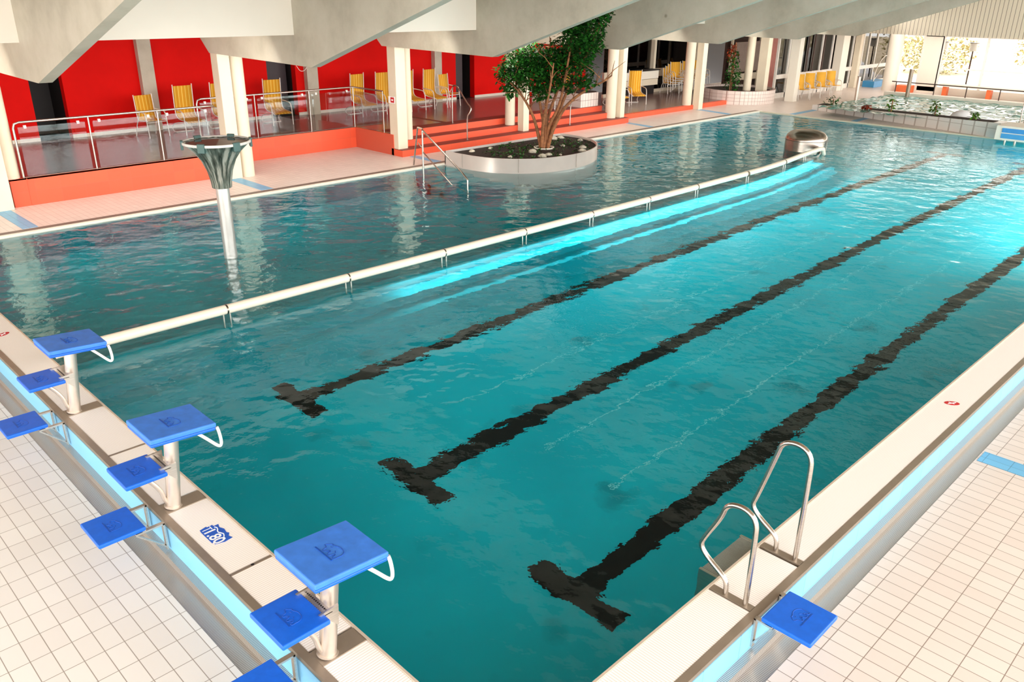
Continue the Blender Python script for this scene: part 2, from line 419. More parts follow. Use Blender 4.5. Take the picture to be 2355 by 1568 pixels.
struct(MB().box(LX-0.02,LX+0.1,0,YB,-0.1,0.008).build('trim_edge_end', M['cream']), 'pale pool edge at the far end')
# blue guide lines set in the decks
def skew(name, pts, z, label):
    m = MB(); m.prism(pts, 'z', z-0.003, z+0.003)
    return struct(m.build(name, M['tile_blue_line']), label)
skew('trim_line', [(1.62,14.95),(1.9,14.95),(1.9,16.9),(1.62,16.9)], 0.001, 'blue tile line across the deck by the column at the edge')
skew('trim_line', [(6.68,14.95),(6.98,14.95),(6.98,16.75),(6.68,16.75)], 0.001, 'blue tile line across the deck behind the funnel fountain')
skew('trim_line', [(11.9,14.95),(12.15,14.95),(12.15,16.05),(11.9,16.05)], 0.001, 'blue tile line beside the red stairs')
skew('trim_line', [(21.7,14.95),(21.95,14.95),(22.1,16.2),(21.85,16.2)], 0.001, 'blue tile line at the end of the red stairs')
skew('trim_line', [(26.8,14.95),(27.1,14.95),(27.4,16.6),(27.1,16.6)], 0.001, 'blue tile line before the curved planter')
skew('trim_line', [(28.8,13.15),(30.85,13.2),(30.85,13.45),(28.8,13.42)], 0.001, 'blue tile line at the end of the long planter')
skew('trim_line', [(28.85,10.65),(30.3,10.75),(30.3,11.0),(28.85,10.9)], 0.001, 'blue tile line in front of the long planter')
skew('trim_line', [(6.5,-9),(6.77,-9),(6.77,-0.70),(6.5,-0.70)], ZD+0.001, 'blue tile line across the ladder-side deck')

# ------------------------------------------------------------------ setting: terrace
YW = 21.8
t = MB().box(-9,6.95,16.93,YW,0.0,ZT-0.02).box(6.95,11.75,18.4,YW,0.0,ZT-0.02).box(11.75,21.5,17.0,YW,0.0,ZT-0.02)
struct(t.build('floor_terrace', M['terrace_floor']), 'dull purple-brown terrace floor below the red wall')
slab('floor_terrace_low', 21.5, 33.4, 16.95, 22.2, 0.165, M['terrace_floor'], 'low brown floor with chairs in front of the cafe')
struct(MB().box(2.04,6.95,16.88,16.93,0,ZT).box(2.04,6.95,16.88,17.0,ZT-0.02,ZT).box(2.36,2.372,16.874,16.88,0,ZT).build('wall_terrace_front', M['tile_orange']), 'orange tiled terrace wall left of the funnel fountain')
struct(MB().box(6.95,11.75,18.34,18.4,0,ZT).build('wall_terrace_recess', M['tile_orange']), 'orange tiled wall at the back of the recess')
struct(MB().box(11.70,11.76,16.5,18.4,0,ZT).build('wall_terrace_side', tiles('tile_orange_side', rgb(233,92,58), rgb(228,86,54), rgb(205,90,66),0.5,0.3,(PI/2,0,PI/2),0.003,0.45)), 'orange tiled side wall of the recess')
for i, (x0, x1, y0, z0, z1) in enumerate(((11.7,22.0,16.1,0,0.19),(11.9,21.6,16.52,0.19,0.38),(12.0,21.5,16.96,0.38,ZT))):
    struct(MB().box(x0,x1,y0,y0+0.5,z0,z1-0.012).build('stair_riser', M['tile_orange']), 'orange tiled stair step number %s up to the terrace' % ['one','two','three'][i])
    struct(MB().box(x0,x1,y0+0.0,y0+0.5,z1-0.012,z1).build('trim_tread', M['step_tread']), 'dark red stair tread on step %s' % ['one','two','three'][i])
struct(MB().box(22.0,29.8,16.75,16.95,0,0.165).build('trim_low_step', M['tile_orange']), 'low orange step in front of the cafe floor')
struct(MB().box(14.4,14.55,17.5,20.0,ZT-0.02,ZT-0.014).build('trim_terrace_line', M['step_tread']), 'dark red line on the terrace floor')
# back wall with its openings
segs = [(-9,4.13),(4.94,10.9),(11.9,18.69),(19.63,26.2)]
for i, (a, b) in enumerate(segs):
    struct(MB().box(a,b,YW,YW+0.25,0.0,3.6).build('wall_back', M['red_wall']), 'red painted back wall, section %s' % ['at the left end','behind the first chairs','behind the row of loungers','behind the tree'][i])
    struct(MB().box(a,b,YW-0.03,YW,ZT-0.02,ZT+0.07).build('baseboard_back', M['white_paint']), 'white baseboard at the foot of the red wall')
for i, (a, b) in enumerate(((4.13,4.94),(10.9,11.9),(18.69,19.63))):
    m = MB().box(a-0.3,b+0.3,YW+1.2,YW+1.3,0.0,3.6).box(a-0.1,a,YW+0.25,YW+1.2,0,3.6).box(b,b+0.1,YW+0.25,YW+1.2,0,3.6).box(a,b,YW,YW+1.2,0.3,ZT-0.02)
    struct(m.build('wall_recess', M['dark']), 'dark doorway recess in the red wall')
struct(MB().box(18.69,19.28,YW+0.3,YW+0.36,ZT,2.9).build('door_1', M['dark_door']), 'dark grey door in the red wall behind the tree')
struct(MB().box(10.95,11.85,YW+0.5,YW+0.56,ZT,2.9).build('door_2', M['dark_door']), 'dark grey door in the red wall behind the loungers')
for i, (a, b) in enumerate(((6.95,7.33),(12.2,12.6),(17.52,17.85))):
    struct(MB().box(a,b,YW-0.2,YW,ZT-0.02,3.45).build('pillar_back', M['concrete']), 'grey pillar on the red wall, %s' % ['by the first chairs','by the second doorway','beside the third doorway'][i])
# columns
YC = 16.6
cols = [(1.62,1.98,16.70,17.05,2.14,17.12,0.17),(6.75,7.05,16.52,16.85,7.27,16.68,0.17),(11.72,12.06,16.30,16.66,12.33,16.62,0.13),(16.72,16.98,16.28,16.54,16.55,16.72,0.16),(21.68,21.92,16.25,16.5,21.45,16.52,0.19),(27.12,27.42,16.5,16.8,26.95,16.98,0.19),(31.3,31.62,16.0,16.4,31.2,16.75,0.17)]
names = ['at the left edge','behind the funnel fountain','at the corner of the red stairs','on the stairs behind the tree','at the far end of the stairs','beside the low red step','rising from the curved planter']
for (x0,x1,y0,y1,cx,cy,r), nm, (zb,zc) in zip(cols, names, ((0,ZT),(0,0),(0,0.38),(0.19,0.38),(0.19,0.19),(0,0),(0.475,0.475))):
    struct(MB().box(x0,x1,y0,y1,zb,2.95).build('column', M['cream'], None, 0.01), 'square cream column '+nm)
    struct(MB().cyl(cx,cy,r,zc,2.95,28).build('column_round', M['cream']), 'round cream column '+nm)
# sloping concrete beams and white infill panels
BX = [-3.25,1.7,6.7,11.65,16.45,21.5,26.6,31.4]
for i, x in enumerate(BX):
    zt = 2.885+(12.4+9.0)*0.317
    pr_ = [(16.78,2.93),(12.4,2.885),(-9.0,zt),(-9.0,zt+1.2),(12.9,4.9),(17.4,4.9),(17.4,3.45)]
    struct(MB().prism(pr_,'x',x,x+0.21).build('beam', M['concrete'], None, 0.015, 1), 'sloping concrete beam, %s from the camera side' % ['first','second','third','fourth','fifth','sixth','seventh','eighth'][i])
for i in range(len(BX)-1):
    struct(MB().box(BX[i]+0.21,BX[i+1],12.95,13.2,3.47,5.2).build('wall_panel', M['white_paint']), 'white upper panel between two concrete beams, bay %d' % (i+1))
struct(MB().box(-9,50,13.2,24.0,3.47,3.62).build('ceiling_terrace', M['white_paint']), 'white ceiling over the terrace')
# main ceiling following the beams
zt = 2.885+(12.4+9.2)*0.317
struct(MB().prism([(13.2,4.6),(-9.2,zt+1.2),(-9.2,zt+1.4),(13.2,4.8)],'x',-9,50).build('ceiling', M['wood']), 'brown sloping ceiling above the beams')
m = MB().box(-9.2,-9,-9.2,24,-0.5,0.1).box(-9.2,-9,-9.2,24,5.2,13).box(-9.2,-9,14,24,0.1,5.2)
for k in range(5): m.box(-9.15,-9,-6.1+4.9*k,-5.95+4.9*k,0.1,5.2)
struct(m.build('wall_start', M['white_paint']), 'white framed window wall behind the starting blocks')
struct(MB().box(-9,50,24,24.2,-0.5,5).build('wall_far_back', M['dark']), 'dark wall behind the cafe')
# tall glazed side behind the camera: sill, head and mullions, open to daylight
m = MB().box(-9,50,-9.2,-9.0,-0.5,0.1).box(-9,50,-9.2,-9.0,8.2,13)
for k in range(13): m.box(-9+4.9*k,-8.85+4.9*k,-9.15,-9.0,0.1,8.2)
struct(m.build('wall_window_side', M['white_paint']), 'white framed window wall on the ladder side')

# fascia of narrow slats at the far end, far walls, far windows
struct(MB().box(36.6,36.8,-9,17.5,2.82,7.0).build('wall_slats', M['fascia']), 'beige vertically slatted panel above the far windows')
struct(MB().box(36.8,50,-9,18,2.9,3.1).build('ceiling_far', M['white_paint']), 'white low ceiling by the far windows')
struct(MB().box(41.5,41.7,-9,14.2,-0.2,0.3).build('wall_far_sill', M['white_paint']), 'white sill under the far windows')
m = MB().box(41.5,41.6,-9,14.2,2.6,2.9)
for y in (13.35,12.45,10.5,8.0,5.0,2.0,-1.0,-4.0): m.box(41.5,41.6,y-0.05,y+0.05,0.3,2.6)
m.box(41.52,41.58,-6,12.4,1.16,1.22)
fw = m.build('window_1', M['white_metal']); struct(fw, 'tall far windows looking out on autumn trees')
MB().box(41.545,41.555,-9,14.2,0.3,2.6).build('pane', M['glass_clear'], fw)
struct(MB().box(41.5,41.62,12.45,13.3,0.1,2.9).build('pillar_far', M['white_paint']), 'broad white pillar beside the far windows')
struct(MB().cyl(41.2,14.55,0.33,0,2.9,28).build('column_far', M['white_paint']), 'thick round cream column by the far windows')
# window front behind the row of yellow chairs
m = MB().box(33.2,46,16.5,16.62,2.72,2.9).box(33.2,46,16.5,16.62,0.0,0.22).box(33.2,46,16.48,16.62,0.85,1.03)
for x in (33.2,34.2,35.96,37.4,38.5,40.8,42.0,42.7,43.65,45.3): m.box(x-0.04,x+0.04,16.5,16.6,0.0,2.75)
struct(m.build('window_2', M['white_metal']), 'white framed windows behind the row of yellow chairs')
MB().box(33.2,46,16.545,16.555,0.22,2.72).build('pane', M['glass_clear'], bpy.data.objects['window_2'])
m = MB()
for x in (35.9,36.5,37.5): m.box(x-0.035,x+0.035,16.46,16.5,1.03,2.72)
struct(m.build('trim_mullion', M['brown_dark']), 'dark window bars behind the row of yellow chairs')
struct(MB().box(32.75,33.1,15.3,15.72,0,2.95).build('column_white', M['white_paint'], None, 0.01), 'white square column beside the row of yellow chairs')
struct(MB().box(38.7,39.4,16.1,16.5,0,2.95).build('column_wide', M['white_paint'], None, 0.01), 'wide white column at the end of the yellow chairs')
struct(MB().box(40.9,41.2,16.2,16.5,0,2.95).build('column_dark', M['cream'], None, 0.01), 'beige column before the glass doors')
# cafe front
m = MB().box(26.2,33.4,20.75,20.85,0.85,1.2).box(29.5,29.65,20.6,20.85,0.165,3.2).box(26.9,27.05,20.6,20.85,0.165,3.2).box(26.2,33.4,20.75,20.85,2.6,2.75).box(33.1,33.3,20.6,20.85,0.165,3.2)
m.box(26.2,33.4,20.75,20.85,0.165,0.3)
struct(m.build('window_3', M['cream']), 'cream framed cafe window front')
struct(MB().box(26.2,33.4,20.79,20.81,0.3,2.6).build('window_4', glass('glass_dark', (0.35,0.32,0.3,1), 1.3)), 'dark glass of the cafe front')
m = MB().box(33.4,41.0,19.0,19.1,0.55,0.85).box(33.4,33.5,19.0,19.1,0,3.0).box(38.7,38.8,18.9,19.1,0,3.0).box(36.0,36.15,19.0,19.1,0,3.0).box(33.4,41,19,19.1,0,0.15)
struct(m.build('window_5', M['cream']), 'cream framed dark windows beyond the curved planter')
struct(MB().box(33.4,38.8,19.3,19.4,0,3.0).build('wall_dark', M['brown_dark']), 'dark brown wall behind the windows beyond the curved planter')

# ------------------------------------------------------------------ gratings on the overflow rim
gl = [(0.0,1.385,'at the bottom corner before the nearest starting block'),(1.58,2.705,'between the nearest starting block and the holed crossbar'),(2.735,3.885,'carrying the blue depth sign'),(4.075,5.225,'beyond the middle starting block up to a thin crossbar'),(5.255,6.39,'just before the farthest starting block'),(6.56,YB-0.02,'from the farthest starting block on to the terrace deck')]
for a, b, nm in gl:
    o = MB().box(-0.382,-0.022,a,b,-0.08,0.0).build('gutter_grating', M['grating'])
    tag(o, 'white slatted overflow grating '+nm, 'grating', 'overflow gratings')
for y in (2.72,5.24):
    struct(MB().box(-0.382,-0.022,y-0.015,y+0.015,-0.08,0.003).build('trim_crossbar', M['edge_steel']), 'steel crossbar in the overflow rim')
struct(MB().cyl(-0.19,2.72,0.014,0.003,0.0045,14).build('trim_hole', M['dark']), 'round hole in the steel crossbar')
gr = [(-0.38,2.225,'between the pool corner and the ladder'),(2.295,2.98,'between the two ladder handrails'),(3.05,LX,'running from the ladder to the far end, with the red sticker')]
for a, b, nm in gr:
    o = MB().box(a,b,-0.382,-0.022,-0.08,0.0).build('gutter_grating', M['grating_side'])
    tag(o, 'white slatted side grating '+nm, 'grating', 'overflow gratings')

# ------------------------------------------------------------------ emblem, plates, starting blocks
BEAR = [(-.80,.50),(-.74,.68),(-.60,.78),(-.52,.92),(-.42,.86),(-.25,.92),(.0,1.06),(.35,1.08),(.70,.96),(.90,.68),(.88,.35),(.92,.06),(.66,.06),(.66,.30),(.46,.44),(.38,.20),(.40,.04),(.14,.04),(.10,.36),(-.10,.40),(-.20,.06),(-.44,.06),(-.42,.36),(-.58,.44)]
def emblem(parent, cx, cy, z, s, up, mat):
    """up: 'x' = animal stands with its feet towards -x ; 'y' = feet towards -y"""
    m = MB()
    def T(u, v):
        return (cx+v*s, cy-u*s, z) if up == 'x' else (cx+u*s, cy+v*s, z)
    m.tube([T(u, v-0.45) for u, v in smooth_path([(a,b,0) for a,b in BEAR]+[(BEAR[0][0],BEAR[0][1],0)],1) and [(p.x,p.y) for p in smooth_path([(a,b,0) for a,b in BEAR],1)]], 0.0035, 6, closed=True)
    for u0,v0,u1,v1 in ((-.35,.62,-.2,.7),(-.05,.2,.05,.32),(.2,.62,.4,.5),(.5,.15,.6,.24)):
        m.tube([T(u0,v0-.45),T(u1,v1-.45)],0.003,6)
    a = T(-.95,-.62); b = T(.95,-.52)
    m.box(min(a[0],b[0]),max(a[0],b[0]),min(a[1],b[1]),max(a[1],b[1]),z-0.003,z+0.003)
    return m.build('emblem', mat, parent)

def make_block(loc, label):
    t = thing('starting_block', label, 'starting block', loc, 0, 'blue starting blocks')
    # local: x towards the pool, origin on the rim under the post (x=-0.29 world)
    MB().box(-0.095,0.265,-0.085,0.085,0.0,0.008).build('base_plate', M['edge_steel'], t)
    p = MB(); p.tube([(0.0,0,0.005),(0.085,0,0.76)],0.062,20); p.tube([(-0.003,0,0.004),(0,0,0.02)],0.078,20)
    p.build('post', M['post_steel'], t)
    MB().tube(smooth_path([(-0.03,0.0,0.03),(-0.07,0.0,0.10),(-0.085,0.0,0.2),(-0.16,0.0,0.33),(-0.24,0.0,0.42)],2),0.02,10).build('brace', M['post_steel'], t)
    h = MB().prism([(-0.12,0.50),(0.03,0.51),(0.02,0.34),(-0.06,0.43)],'y',-0.15,-0.135).prism([(-0.12,0.50),(0.03,0.51),(0.02,0.34),(-0.06,0.43)],'y',0.135,0.15)
    h.box(-0.10,-0.02,-0.15,0.15,0.475,0.482)
    br = h.build('perforated_bracket', M['steel_satin'], t)
    d = MB()
    for a in range(14):
        for q in range(2): d.cyl(-0.085+0.04*q,-0.135+0.0208*a,0.0075,0.4822,0.4835,8)
    d.build('hole', M['dark'], br); 
    for c in br.children: c['kind'] = 'stuff'
    # lower plate (second step)
    s = MB().box(-0.43,-0.075,-0.215,0.215,0.445,0.485).build('step_plate', M['blue_plastic'], t, 0.012, 3)
    emblem(s, -0.25, 0.0, 0.4855, 0.095, 'x', M['blue_emboss'])
    # platform, tilted towards the water
    pl = bpy.data.objects.new('platform', None)
    m = MB().box(-0.185,0.39,-0.255,0.255,-0.045,0.0)
    pl = m.build('platform', M['blue_top'], t, 0.012, 3)
    pl.location = (0,0,0.835); pl.rotation_euler = (0, math.radians(4.2), 0)
    MB().box(-0.18,0.385,-0.25,0.25,-0.075,-0.046).build('underside', M['blue_plastic'], pl, 0.01, 2)
    emblem(pl, 0.10, 0.0, 0.001, 0.105, 'x', M['blue_emboss'])
    for sgn in (-1, 1):
        y = 0.235*sgn
        g = MB().tube(smooth_path([(0.22,y*0.95,0.755),(0.29,y*1.02,0.68),(0.37,y*1.05,0.585),(0.40,y*1.05,0.565),(0.415,y*1.05,0.6),(0.41,y*1.0,0.7),(0.40,y*0.95,0.75)],2),0.014,10)
        g.build('hand_grip', M['white_metal'], t)
    return t
make_block((-0.29,1.47,0), 'nearest blue starting block, closest to the pool corner')
make_block((-0.29,3.96,0), 'middle blue starting block beside the depth sign')
make_block((-0.29,6.46,0), 'farthest blue starting block in front of the white divider rail')

def make_step(loc, rz, label, e=0.345):
    """low step plate hung on the rim: local +x points to the pool, origin on the deck under the plate"""
    t = thing('step_plate', label, 'step', loc, rz, 'low blue step plates')
    p = MB().box(-0.2,0.19,-0.215,0.215,0.365,0.405).build('plate', M['blue_plastic'], t, 0.012, 3)
    emblem(p, -0.005, 0.0, 0.4055, 0.095, 'x', M['blue_emboss'])
    for s in (-1, 1):
        b = MB().obox(((0.1+e)/2,0.19*s,0.352),(1,0,0),(0,1,0),(0,0,1),(e-0.1)/2,0.02,0.008)
        b.box(e-0.016,e,0.19*s-0.02,0.19*s+0.02,0.09,0.36); b.obox(((0.1+e)/2,0.19*s,0.225),(e-0.1,0,-0.24),(0,1,0),(0.24,0,e-0.1),math.hypot(e-0.1,0.24)/2,0.016,0.006)
        b.build('bracket', M['steel_satin'], t)
    MB().box(0.16,0.19,-0.2,0.2,0.34,0.364).build('crossbar', M['steel_satin'], t)
    return t
make_step((-0.82,1.42,ZD), 0, 'low blue step plate cut by the bottom of the photo, below the nearest starting block')
make_step((-0.82,3.93,ZD), 0, 'low blue step plate below the middle starting block')
make_step((-0.82,6.42,ZD), 0, 'low blue step plate below the farthest starting block')
make_step((2.37,-0.70,ZD), PI/2, 'low blue step plate on the deck behind the ladder', 0.245)

# depth sign and stickers printed on the gratings
def text_mesh(body, size, mat, parent, name, loc, rz):
    cu = bpy.data.curves.new(name, 'FONT'); cu.body = body; cu.size = size; cu.align_x = 'CENTER'; cu.align_y = 'CENTER'; cu.offset = size*0.018
    o = bpy.data.objects.new('tmp', cu); COL.objects.link(o)
    dg = bpy.context.evaluated_depsgraph_get()
    me = bpy.data.meshes.new_from_object(o.evaluated_get(dg)); bpy.data.objects.remove(o)
    me.materials.clear(); me.materials.append(mat)
    r = bpy.data.objects.new(name, me); COL.objects.link(r); r.parent = parent; r.location = loc; r.rotation_euler = (0,0,rz)
    return r
t = thing('depth_sign', 'blue depth sign with white 1.80 on the white grating', 'depth sign', (-0.205,3.31,0.0))
pts = [(-.085,.14),(-.02,.155),(-.02,.14),(.03,.145),(.03,.12),(.075,.12),(.06,.07),(.08,.02),(.07,-.04),(.085,-.06),(.06,-.1),(.075,-.14),(.0,-.155),(-.08,-.13),(-.075,-.10),(-.09,-.1),(-.09,.1)]
MB().prism(pts,'z',0.0005,0.002).build('panel', M['sticker_blue'], t)
text_mesh('1.80', 0.14, M['white_ink'], t, 'lettering', (-0.035,-0.02,0.0026), -PI/2)
w = MB(); w.tube([(0.03+0.012*math.sin(k*1.3), 0.10-0.024*k, 0.0025) for k in range(10)],0.0045,6); w.box(-0.075,0.0,0.106,0.114,0.002,0.0028); w.box(-0.002,0.006,0.085,0.135,0.002,0.0028)
w.build('wave_mark', M['white_ink'], t)
def sticker(loc, rz, label):
    t = thing('warning_sticker', label, 'sticker', loc, rz, 'red warning stickers on the rim')
    m = MB()
    m.prism([(0.05*math.cos(a*PI/10)*1.7,0.05*math.sin(a*PI/10)) for a in range(20)],'z',0.0005,0.002)
    m.build('disc', M['sticker_red'], t)
    k = MB().tube([(-0.05,-0.02,0.0022),(0.05,0.02,0.0022)],0.005,6); k.tube([(-0.03,0.02,0.0022),(0.0,0.0,0.0022),(0.02,-0.02,0.0022)],0.0045,6)
    k.build('symbol', M['white_ink'], t)
sticker((7.01,-0.2,0), -0.9, 'small red warning sticker on the ladder-side grating')
sticker((-0.2,9.42,0), 0.5, 'small red warning sticker on the grating at the left edge')

# ------------------------------------------------------------------ ladder
t = thing('pool_ladder', 'steel pool ladder with two looped handrails', 'ladder', (0,0,0))
for x, k in ((2.27,1.0),(3.05,1.25)):
    zt_ = 0.80 if k == 1.0 else 1.02
    path = [(x,-0.32,0.0),(x,-0.32,zt_-0.2),(x,-0.31,zt_-0.03),(x,-0.2,zt_+0.03),(x,-0.06,zt_-0.01),(x,-0.03,zt_-0.14),(x,0.09,0.42),(x,0.12,0.33),(x,0.05,0.25),(x,-0.10,0.16),(x,-0.145,0.11),(x,-0.148,0.0)]
    MB().tube(smooth_path(path,2),0.021,12).build('handrail', M['steel'], t)
    MB().box(x-0.035,x+0.035,-0.382,-0.022,-0.06,0.004).build('base_plate', M['edge_steel'], t)
for i, z in enumerate((-0.06,-0.34,-0.62,-0.9)):
    MB().box(2.45,3.08,0.03,0.19,z-0.03,z).build('tread', M['gutter_side'], t)
for x in (2.45,3.08):
    MB().box(x-0.015,x+0.015,0.02,0.2,-1.0,-0.05).build('stile', M['steel_satin'], t)

# ------------------------------------------------------------------ divider rail
t = thing('divider_rail', 'long white divider rail curving away across the water', 'rail', (0,0,0))
zr = 0.135
pts = smooth_path([(x,y,zr) for x,y in rail_line],2)
# end dips into the water beside the steel dome
pts = [p for p in pts] + [Vector((21.55,8.46,0.10)),Vector((21.66,8.47,-0.05)),Vector((21.68,8.47,-0.3))]
MB().tube(pts,0.068,16).build('tube', M['rail_cream'], t)
def rail_y(x):
    for (a,b),(c,d) in zip(rail_line[:-1], rail_line[1:]):
        if a <= x <= c: return b+(d-b)*(x-a)/(c-a)
    return rail_line[-1][1]
for x in (2.25,4.3,6.28,8.28,10.25,12.2,14.1,16.4,18.6,20.2):
    y = rail_y(x)
    c = MB().tube([(x-0.012,y,zr),(x+0.012,y,zr)],0.0705,16); c.build('joint_ring', M['steel_dark'], t)
    for dx in (-0.05,0.05): MB().tube([(x+dx,y,zr-0.05),(x+dx,y,-0.3)],0.012,8).build('post', M['steel_satin'], t)
# ------------------------------------------------------------------ steel dome
t = thing('steel_dome', 'brushed steel dome standing in the water at the end of the rail', 'water dome', (21.85,9.16,0))
prof = [(0.62,-1.79),(0.62,0.28),(0.615,0.33),(0.58,0.41),(0.5,0.49),(0.36,0.545),(0.2,0.57),(0.0,0.58)]
MB().lathe(prof,48).build('shell', steel('steel_dome', rgb(168,156,146), 0.24, (1,1,6)), t)
MB().lathe([(0.623,0.265),(0.628,0.275),(0.623,0.285)],48).build('seam_ring', M['steel_dark'], t)

# ------------------------------------------------------------------ funnel fountain
t = thing('funnel_fountain', 'steel funnel fountain on a pole in the leisure pool', 'fountain', (3.73,10.70,0))
MB().cyl(0,0,0.112,-1.79,1.25,32).build('pole', plain('pole_steel', rgb(226,220,214), 0.22, 0.6, 0.05, 3), t)
fl = lambda a, z: 1+0.035*math.cos(a*16)
MB().lathe([(0.155,1.2),(0.165,1.3),(0.20,1.48),(0.27,1.66),(0.38,1.82),(0.52,1.95),(0.535,1.965),(0.52,1.965),(0.37,1.84),(0.26,1.7),(0.15,1.4)],128,mod=fl).build('bowl', M['bowl_steel_streaks'], t)
MB().lathe([(0.525,1.945),(0.55,1.945),(0.55,1.985),(0.525,1.985)],64).build('rim', M['white_metal'], t)
for k in range(6):
    a = math.radians(-142+60*k)
    c = Vector((0.545*math.cos(a),0.545*math.sin(a),1.935))
    MB().obox(c,(math.cos(a),math.sin(a),0),(-math.sin(a),math.cos(a),0),(0,0,1),0.022,0.062,0.075).build('clip', plain('clip_green', rgb(70,96,92),0.4,0.4), t, 0.008)
m = MB(); n=48
m.add([(0.52*math.cos(2*PI*j/n),0.52*math.sin(2*PI*j/n),1.955) for j in range(n)],[tuple(range(n))])
m.build('water_disc', plain('bowl_water', rgb(60,36,28),0.04,0.0,0.1,2), t)

# ------------------------------------------------------------------ tree planter
def ellipse_outline(off=0.0):
    P = [(11.97,14.59),(11.97,14.2),(12.02,13.4),(12.3,12.7),(12.9,12.17),(13.6,11.95),(14.3,11.9),(15.0,12.02),(15.65,12.3),(16.2,12.75),(16.55,13.3),(16.68,13.9),(16.66,14.3),(16.6,14.59)]
    c = Vector((14.3,13.6))
    Q = smooth_path([(x,y,0) for x,y in P],2)
    out = []
    for p in Q:
        d = Vector((p.x,p.y))-c
        out.append(tuple(c + d*(1-off/d.length)))
    return out
t = thing('tree_planter', 'stainless steel D-shaped planter at the pool edge under the big tree', 'planter', (0,0,0))
o1 = ellipse_outline(0.0); o2 = ellipse_outline(0.04); n = len(o1)
m = MB()
v = [(x,y,-1.79) for x,y in o1]+[(x,y,0.35) for x,y in o1]+[(x,y,0.35) for x,y in o2]+[(x,y,0.2) for x,y in o2]
f = []
for i in range(n-1):
    for k in range(3): f.append((k*n+i,k*n+i+1,(k+1)*n+i+1,(k+1)*n+i))
m.add(v,f,True); m.box(11.97,16.6,14.555,14.59,0.0,0.35)
m.build('steel_wall', M['planter_steel'], t)
s = MB(); s.prism(ellipse_outline(0.04),'z',0.2,0.29); s.build('soil', M['soil'], t)
for q in ((11.99,13.9),(12.6,12.4),(14.3,11.9),(16.0,12.56)): MB().tube([(q[0],q[1]-0.003,0.0),(q[0],q[1]-0.003,0.35)],0.006,6).build('weld_seam', M['steel_dark'], t)
def leaf_patch(m, c, n, rx, ry, rz, size, up=0.3):
    for _ in range(n):
        while True:
            u = Vector((random.uniform(-1,1),random.uniform(-1,1),random.uniform(-1,1)))
            if u.length < 1: break
        p = Vector(c)+Vector((u.x*rx,u.y*ry,u.z*rz))
        leaf(m, p, size*random.uniform(0.7,1.2))
def leaf(m, p, s, d=None):
    a = random.uniform(0,2*PI); e = random.uniform(-0.9,0.35)
    d = d or Vector((math.cos(a)*math.cos(e),math.sin(a)*math.cos(e),math.sin(e)))
    w = d.cross(Vector((random.uniform(-.4,.4),random.uniform(-.4,.4),1))).normalized()
    nn = w.cross(d)
    m.add([p, p+d*s*0.35+w*s*0.3+nn*s*0.06, p+d*s*0.75+w*s*0.22, p+d*s-nn*s*0.08, p+d*s*0.75-w*s*0.22, p+d*s*0.35-w*s*0.3+nn*s*0.06, p+d*s*0.4-nn*s*0.03],
          [(0,6,1),(1,6,2),(2,6,3),(3,6,4),(4,6,5),(5,6,0)], True)
g = MB()
for _ in range(170):
    a = random.uniform(0,2*PI); r = math.sqrt(random.random())
    leaf_patch(g, (14.5+2.0*r*math.cos(a), 13.35+1.2*r*math.sin(a), 0.31), 7, 0.09,0.09,0.05,0.07)
go = g.build('ground_cover', M['leaf'], t); go['kind'] = 'stuff'
# tree base ring
m = MB().lathe([(0.27,0.29),(0.29,0.33),(0.25,0.33),(0.24,0.30)],28,14.55,13.33); m.build('root_ring', M['white_paint'], t)
stones = [(13.35,14.25,.09),(13.85,13.1,.15),(13.57,12.47,.14),(13.85,12.5,.11),(15.9,14.25,.16),(15.43,12.65,.13),(15.0,12.3,.13),(16.2,14.2,.12),(16.3,13.5,.09),(12.85,12.95,.09),(12.65,14.25,.1),(14.1,12.3,.06),(15.2,13.2,.08)]
sl = ['small pale stone on the soil left of the tree, second from the left end','large pale stone just left of the white root ring','large pale stone below the root ring, close to the front rim','pale stone between the large front stone and the tiny one','largest pale stone, right behind the tree trunk','upper one of the two pale stones at the right rim','lower one of the two pale stones at the right rim','flat pale stone at the back rim, right of the one behind the trunk','small pale stone at the back right, above the pair at the rim','small pale stone alone at the front left rim','pale stone at the far left tip of the planter','tiniest pale stone, at the front rim','small pale stone right of the root ring']
for (x,y,r), lb in zip(stones, sl):
    m = MB(); nl, nm_ = 6, 10; v=[(0,0,r*0.75)]; 
    for i in range(1,nl):
        th = PI*i/nl
        for k in range(nm_):
            q = r*random.uniform(0.85,1.15); v.append((q*1.25*math.sin(th)*math.cos(2*PI*k/nm_), q*math.sin(th)*math.sin(2*PI*k/nm_), q*0.6*math.cos(th)))
    v.append((0,0,-r*0.6)); f=[(0,1+k,1+(k+1)%nm_) for k in range(nm_)]
    for i in range(nl-2):
        for k in range(nm_): f.append((1+i*nm_+k,1+(i+1)*nm_+k,1+(i+1)*nm_+(k+1)%nm_,1+i*nm_+(k+1)%nm_))
    L=len(v)-1; b0=1+(nl-2)*nm_
    f += [(L,b0+(k+1)%nm_,b0+k) for k in range(nm_)]
    m.add(v,f,True); o = m.build('stone', M['stone']); o.scale=(0.78,0.78,0.78); o.location=(x,y,0.30); o.rotation_euler=(0,0,random.uniform(0,6))
    tag(o, lb, 'stone', 'pale stones in the tree planter')

